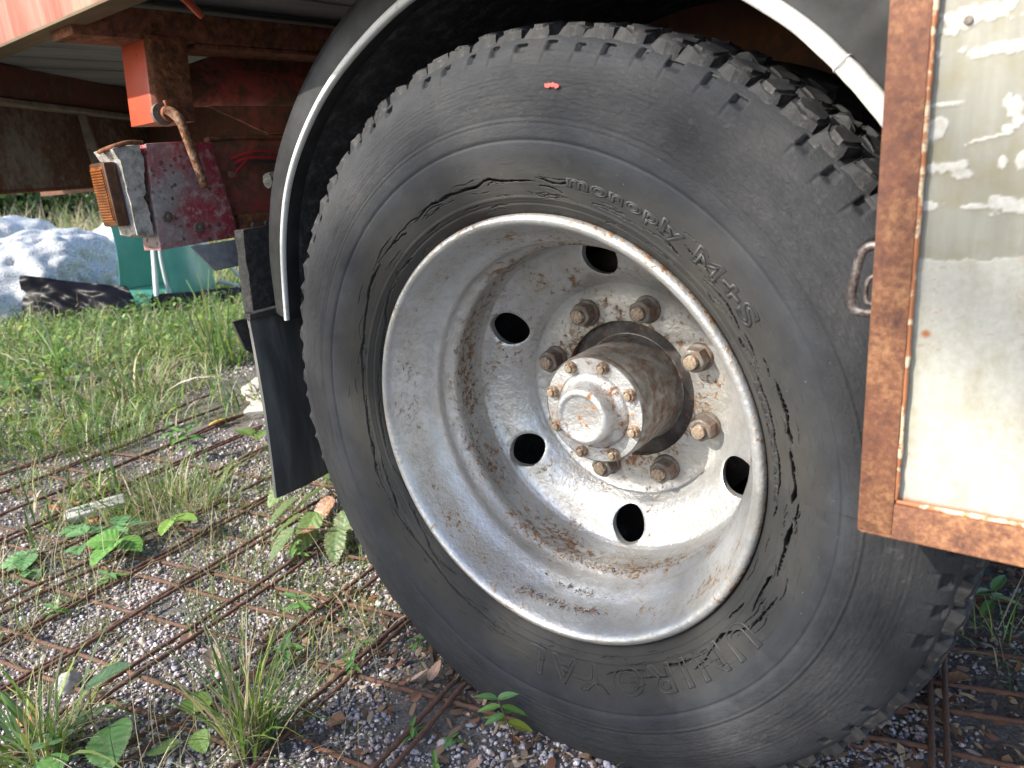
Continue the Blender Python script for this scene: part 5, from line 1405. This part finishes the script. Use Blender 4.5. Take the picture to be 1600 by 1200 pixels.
# dead leaves, each lying on its own
DL = [leaf_mesh('dead_leaf', .05, .030, c, .03, fold=f_, curl=k_, vein=.7, base=.5, tip=1.2, seed=40 + i, mat='dry_leaf') for i, (c, f_, k_) in enumerate((((.30, .17, .09), .5, .5), ((.38, .24, .17), .3, -.5), ((.50, .36, .10), .3, .4), ((.26, .13, .08), .6, .7), ((.40, .30, .22), .4, -.7)))]
for x, y, i, s, lb in ((-1.86, .53, 2, 1.7, 'yellow brown dead leaf on the gravel left of the mudflap'), (-1.80, .70, 2, 1.2, 'small yellow dead leaf near the white rocks'), (-2.72, .52, 2, 2.0, 'large yellowed dead leaf on the turf edge'), (-.272, -.055, 4, .8, 'pale curled dead leaf between the bars near the tyre'),
                       (-.245, -.035, 1, .75, 'pinkish dead leaf against the bar near tyre'), (-.745, -.18, 1, 1.0, 'grey pink crumpled dead leaf right of the seedling'), (-.60, -.22, 4, 1.0, 'tan curled dead leaf behind the grass clump'), (-.50, -.20, 3, 1.0, 'dark brown curled dead leaf by the grass clump'),
                       (-1.05, -.36, 4, .8, 'grey dead leaf at the left edge among bars'), (-.30, -.17, 3, .7, 'rust brown leaf scrap beside the bar pair'), (-.235, -.085, 3, .55, 'dark red leaf scrap on pale gravel'), (-1.62, -.02, 0, .9, 'brown leaf on the bars above the raspberry'),
                       (-1.70, .10, 4, 1.1, 'bleached leaf left of the dense tuft'), (-2.35, .25, 3, 1.2, 'dark dead leaf in the bright grass tuft'), (.49, .40, 0, 1.1, 'brown dead leaf standing by the tyre right edge'), (.555, .30, 4, 1.0, 'brown pale leaf lying beyond the right bars'),
                       (-.16, -.20, 4, .9, 'tan leaf at the bottom edge beside a bar'), (-.9, .25, 1, .9, 'pale leaf under the nettle'), (-1.42, .30, 4, .9, 'small pale leaf right of the dense tuft'), (-.07, -.115, 1, .6, 'small pink scrap of leaf near the willowherb')):
    o = link('dead_leaf', DL[i]); o.location = (x, y, gz(x, y) + .014); o.rotation_euler = (random.uniform(-.4, .4), random.uniform(-.4, .4), random.uniform(0, 6.28)); o.scale = (s, s, s)
    tag(o, lb, 'dead leaf', 'dead leaves scattered on the gravel')
# stones, slab and tile crumbs one can pick out
def stone(name, x, y, size, mat, label, cat, seed, flat=(1, 1, .7), rz=0, group=None):
    V0, F0 = ico(4); d = fbm(V0 * 1.3 + seed * 3, 3, seed) * .35 + fbm(V0 * 4 + seed, 2, seed) * .07
    q = V0 * (1 + d[:, None]); r_ = np.random.default_rng(seed)
    for _ in range(6):
        nn = r_.normal(size=3); nn /= np.linalg.norm(nn); h = r_.uniform(.55, .8); e = np.maximum(q @ nn - h, 0); q -= e[:, None] * nn
    q = q * np.array(size) 
    o = link(name, mesh_np(name, q, F0, M[mat], True, angle=35)); o.location = (x, y, gz(x, y) + size[2] * .55); o.rotation_euler = (0, 0, rz)
    return tag(o, label, cat, group)
stone('rock', -2.00, .93, (.15, .17, .045), 'rock', 'larger white rock half hidden behind the mudflap', 'rock', 3, rz=.4, group='pale rocks behind the mudflap')
stone('rock', -1.80, .74, (.10, .12, .032), 'rock', 'smaller white rock just left of the mudflap', 'rock', 5, rz=1.2, group='pale rocks behind the mudflap')
stone('pebble', -.80, -.378, (.018, .024, .022), 'concrete', 'rounded beige pebble in moss at left', 'stone', 8)
stone('tile_crumb', -1.685, -.06, (.020, .016, .007), 'tile', 'orange tile crumb at the left edge by a leaf', 'tile crumb', 9, group='orange tile crumbs')
stone('tile_crumb', -1.50, -.035, (.019, .013, .006), 'tile', 'orange tile crumb touching the pale slab', 'tile crumb', 10, group='orange tile crumbs')
stone('tile_crumb', -1.36, -.265, (.020, .016, .007), 'tile', 'orange tile crumb at the left picture edge', 'tile crumb', 11, group='orange tile crumbs')
stone('tile_crumb', -.77, -.455, (.026, .02, .008), 'tile', 'flat orange tile crumb beside the broad grass', 'tile crumb', 12, group='orange tile crumbs')
sl = box('concrete_slab', (-.075, -.033, 0), (.075, .033, .022), M['concrete'], None, .004, .002, 3, 40)
sl.location = (-1.53, -.012, gz(-1.53, -.01) + .008); sl.rotation_euler = (.03, -.03, R(68)); tag(sl, 'small pale speckled concrete slab between the rebar pairs', 'slab')
pk = box('plank', (-.55, -.05, 0), (.55, .05, .03), M['plank'], None, .004, .003, 2, 9); pk.location = (-3.25, .55, gz(-3.25, .55)); pk.rotation_euler = (0, .02, R(58)); tag(pk, 'weathered grey plank lying in the grass at left', 'plank')
cb = tube('cable_end', [(-.12, -.05, .012), (-.02, .0, .012), (.09, .06, .014)], .011, M['cable'], None, 12, 5); cb.location = (-2.83, .24, gz(-2.83, .24) + .01); tag(cb, 'end of a black hose lying by the rebar at left edge', 'hose')

# ------------------------------------------------------------------ things behind: sacks, tub, film
def sack(x, y, rad, rz, label, seed, mat='sack'):
    V0, F0 = ico(6); q = V0.copy()
    q[:, 2] = np.maximum(q[:, 2], -.15)
    d = fbm(V0 * 1.1 + seed, 3, seed) * .34 + fbm(V0 * 3.2 + seed, 3, seed + 1) * .10 - np.abs(fbm(V0 * 2.2 + seed * 2, 3, seed + 2)) * .16
    fold_ = np.abs(np.sin(V0[:, 0] * 5 + V0[:, 2] * 4 + fbm(V0 * 2, 2, seed) * 5)); d -= .05 * (1 - fold_) ** 3
    d -= np.abs(fbm(V0 * 5.5 + seed * 3, 3, seed + 7)) * .022 + np.abs(fbm(V0 * 13 + seed * 3, 2, seed + 8)) * .006
    q *= (1 + d)[:, None]; q *= np.array(rad)
    o = link('white_sack', mesh_np('white_sack', q, F0, M[mat], True)); o.location = (x, y, gz(x, y)); o.rotation_euler = (0, 0, rz)
    return tag(o, label, 'sack', 'white plastic sacks lying in the grass')
sack(-5.95, 1.60, (.60, .82, .66), R(16), 'nearest bulging white plastic sack, snowy filling showing through', 3)
sack(-7.15, 1.60, (.7, .95, .88), R(22), 'white sack lying behind the bulging one at the left edge', 6)
sack(-6.2, 2.30, (.40, .45, .42), R(10), 'low pale end of a sack tucked beside the green tub', 9)
def sheet(name, quad, mat, label, cat, amp, n=26, thick=.006, seed=0, crease=0):
    P00, P10, P11, P01 = [np.array(p, float) for p in quad]
    u, v = np.meshgrid(np.linspace(0, 1, n), np.linspace(0, 1, n), indexing='ij'); u, v = u.ravel()[:, None], v.ravel()[:, None]
    P_ = P00 * (1 - u) * (1 - v) + P10 * u * (1 - v) + P11 * u * v + P01 * (1 - u) * v
    nn = np.cross(P10 - P00, P01 - P00); nn /= np.linalg.norm(nn)
    w = fbm(np.concatenate([u * 4, v * 3, u * 0 + seed], 1), 3, seed) + crease * 1.6 * np.abs(fbm(np.concatenate([u * 5 + v * 3, v * 2.5 - u * 2, u * 0 + seed], 1), 3, seed + 4))
    P_ = P_ + nn * (amp * w)[:, None]
    org = P_.mean(0).copy(); org[2] = P_[:, 2].min(); P_ = P_ - org
    F1 = grid_faces(n, n); k = n * n
    b0 = [i * n for i in range(n)] + [(n - 1) * n + j for j in range(1, n)] + [i * n + n - 1 for i in range(n - 2, -1, -1)] + [j for j in range(n - 2, 0, -1)]
    rim_ = np.array([(a, a + k, b + k, b) for a, b in zip(b0, b0[1:] + b0[:1])])
    o = link(name, mesh_np(name, np.concatenate([P_, P_ - nn * thick]), [F1, F1[:, ::-1] + k, rim_], M[mat], True, angle=60)); o.location = tuple(org)
    return tag(o, label, cat)
sheet('white_sheet', [(-7.0, 2.35, .42), (-6.1, 2.75, .30), (-6.35, 2.95, .86), (-7.1, 2.75, .66)], 'sheet', 'white plastic sheet leaning behind the sacks and the green tub', 'plastic sheet', .05, seed=2)
sheet('white_film', [(-4.9, 3.0, .05), (-4.2, 3.3, .05), (-4.3, 3.5, .40), (-4.9, 3.3, .42)], 'sheet', 'white plastic film behind the tub under the red plate', 'plastic sheet', .04, seed=5)
sheet('black_film', [(-5.28, 1.16, .02), (-4.50, 1.62, .02), (-4.80, 1.72, .20), (-5.42, 1.26, .36)], 'film', 'crumpled black plastic film in front of the white sack', 'plastic film', .05, seed=7, crease=.5)
sheet('black_film', [(-4.45, 1.60, .0), (-3.95, 2.05, .0), (-4.1, 2.2, .14), (-4.55, 1.75, .16)], 'film', 'strip of black plastic film at the foot of the green tub', 'plastic film', .03, seed=11, crease=.5)
# green tub lying on its side
tb = empty('green_tub', (-4.68, 1.92, gz(-4.68, 1.92))); tag(tb, 'green plastic tub with pale rim lying on its side in the grass', 'tub')
vu = np.array((.42, .905)); vw = np.array((-.905, .42))
def tp(u, w, z): q = vu * u + vw * w; return (q[0], q[1], z)
def tub_sheet(name, rows, mat, parent=tb, thick=.012):
    P_ = np.array(rows, float); a, b = P_.shape[:2]
    flat = P_.reshape(-1, 3); nn = np.cross(P_[1, 0] - P_[0, 0], P_[0, 1] - P_[0, 0]); nn /= np.linalg.norm(nn)
    F1 = grid_faces(a, b); k = a * b
    b0 = [i * b for i in range(a)] + [(a - 1) * b + j for j in range(1, b)] + [i * b + b - 1 for i in range(a - 2, -1, -1)] + [j for j in range(b - 2, 0, -1)]
    rim_ = np.array([(p, p + k, q, p) if False else (p, p + k, q + k, q) for p, q in zip(b0, b0[1:] + b0[:1])])
    return link(name, mesh_np(name, np.concatenate([flat, flat - nn * thick]), [F1, F1[:, ::-1] + k, rim_], M[mat], True, angle=50), parent)
# inner long wall seen through the opening, its floor fold, and the curved outer side
bw = [[tp(-.27 - .035 * (1 - t) + .02 * math.sin(t * 3), .30 - .02 * s, .17 + .50 * t) if s == 0 else tp(-.27 + .32 * s - .035 * (1 - t) * (1 - s), .30 + .06 * s, .17 + .50 * t) for s in np.linspace(0, 1, 8)] for t in np.linspace(0, 1, 8)]
tub_sheet('tub_back', bw, 'tub')
fl_ = [[tp(-.305 + .34 * s + .03 * t, .30 + .06 * s - .42 * t, .17 - .15 * min(1, t * 1.6)) for s in np.linspace(0, 1, 8)] for t in np.linspace(0, 1, 8)]
tub_sheet('tub_floor', fl_, 'tub')
ow = [[tp(.02 + .34 * s, -.16 + .26 * s + .20 * s * s - .10 * math.sin(s * PI), .0 + .46 * t + .03 * (1 - s) * t) for s in np.linspace(0, 1, 12)] for t in np.linspace(0, 1, 8)]
tub_sheet('tub_side', ow, 'tub')
tp2 = [[tp(.02 + .34 * s - .02 * t, -.16 + .26 * s + .20 * s * s - .10 * math.sin(s * PI) + .5 * t * (1 - s * .7), .475 - .02 * s + .12 * t) for s in np.linspace(0, 1, 12)] for t in np.linspace(0, 1, 6)]
tub_sheet('tub_upper_side', tp2, 'tub')
tube('tub_rim', [tp(-.005, .36, .66), tp(-.015, .2, .62), tp(-.02, .02, .52), tp(-.045, -.1, .36), tp(-.075, -.19, .18), tp(-.10, -.235, .01)], .018, M['tub_rim'], tb, 10, 6)
tube('tub_rim', [tp(.005, -.17, .02), tp(.0, -.17, .25), tp(.005, -.165, .43), tp(.03, -.165, .485), tp(.1, -.14, .48), tp(.25, 0, .46), tp(.36, .14, .42)], .013, M['tub_rim'], tb, 10, 6)
tube('tub_leg', [tp(.34, .1, .40), tp(.43, .08, .31), tp(.52, .05, .17)], .012, M['tub_rim'], tb, 10, 5)
tube('tub_leg', [tp(.36, .05, .16), tp(.46, .03, .12), tp(.58, -.02, .05)], .014, M['tub_rim'], tb, 10, 5)

# ------------------------------------------------------------------ shrubs and trees
def crown_mesh(name, n, cen, rad, size, colors, seed, clumps=22, fill=.55):
    r_ = np.random.default_rng(seed)
    cc = r_.normal(size=(clumps, 3)); cc /= np.linalg.norm(cc, axis=1)[:, None]; cc *= r_.uniform(.25, .95, (clumps, 1)); cs = r_.uniform(.18, .42, clumps)
    k = r_.integers(0, clumps, n); p = cc[k] + r_.normal(size=(n, 3)) * cs[k, None] * fill
    p = p * np.array(rad) + np.array(cen)
    L = size * r_.uniform(.6, 1.3, n); Rm_ = rot_mats(n, r_)
    t = np.array([(0, 0, 0), (.4, -.32, .05), (.4, .32, .05), (1, 0, -.08)])
    V_ = np.einsum('nij,nkj->nki', Rm_, np.repeat(t[None], n, 0) * L[:, None, None]) + p[:, None]
    f = np.array([(0, 1, 3, 2)]); F_ = (f[None] + (np.arange(n) * 4)[:, None, None]).reshape(-1, 4)
    c = np.array(colors)[r_.integers(0, len(colors), n)] * (r_.uniform(.7, 1.3, (n, 1))) 
    return mesh_np(name, V_.reshape(-1, 3), F_, M['leaf'], False, col=np.repeat(c, 4, 0))
def shrub(x, y, rad, n, size, label, seed, colors=((.03, .06, .02), (.045, .085, .025), (.06, .10, .03))):
    e = empty('shrub', (x, y, gz(x, y))); tag(e, label, 'shrub', 'dark shrubs behind the meadow')
    link('crown', crown_mesh('crown', n, (0, 0, rad[2] * .85), rad, size, colors, seed), e)
    for k in range(3):
        tube('stem', [(0, 0, 0), (.15 * math.cos(k * 2.1) * rad[0], .15 * math.sin(k * 2.1) * rad[1], rad[2] * .5), (.4 * math.cos(k * 2.1) * rad[0], .4 * math.sin(k * 2.1) * rad[1], rad[2] * 1.1)], [.05, .035, .015], M['bark'], e, 8, 4)
shrub(-15.5, 5.2, (1.8, 1.8, 1.5), 5200, .16, 'dark green shrub in the gap left of the amber lamp', 1)
shrub(-18.5, 9.5, (2.2, 2.2, 1.9), 4200, .2, 'round green shrub farther back, behind the amber lamp', 2, ((.06, .10, .03), (.08, .12, .04)))
shrub(-17, 1.8, (2.2, 2.2, 2.0), 4000, .2, 'broad shrub at the far left of the meadow', 3)
shrub(-14.5, 15, (2.5, 2.5, 2.2), 4200, .22, 'light green shrub far beyond the tub', 4, ((.09, .14, .04), (.07, .11, .03)))
shrub(-9, 17, (2.5, 2.5, 2.2), 3600, .22, 'dense shrub far behind the truck', 5)
# unseen tree added toward the sun; crown placed so its gaps dapple the wheel
def tree(x, y, h, cen, rad, n, size, label, seed):
    e = empty('dapple_tree', (x, y, 0)); tag(e, label, 'tree', 'unseen tree added to break up the sunlight')
    tr = tube('trunk', [(0, 0, -.1), (.05, .04, h * .3), (cen[0] * .5, cen[1] * .5, h * .6), (cen[0], cen[1], h)], [.16, .13, .09, .03], M['bark'], e, 14, 6)
    r_ = random.Random(seed)
    for k in range(9):
        z = h * (.38 + .06 * k); a = k * 2.4
        tube('limb', [(cen[0] * z / h * .8, cen[1] * z / h * .8, z), (cen[0] * .8 + math.cos(a) * rad[0] * .45, cen[1] * .8 + math.sin(a) * rad[1] * .45, z + .5), (cen[0] + math.cos(a) * rad[0] * .85, cen[1] + math.sin(a) * rad[1] * .85, z + .75)], [.05, .03, .01], M['bark'], e, 8, 4)
    link('crown', crown_mesh('crown', n, cen, rad, size, ((.05, .10, .025), (.07, .13, .03), (.09, .15, .04)), seed, 44, .36), e)
D = SUN * 10.0
tree(D.x - .4 + 1.114, D.y - .3 - 1.172, 7.9, (.4, .3, 5.562), (2.7, 2.5, 2.4), 5200, .17, 'unseen tree added toward the sun, open crown placed to dapple the light', 5)
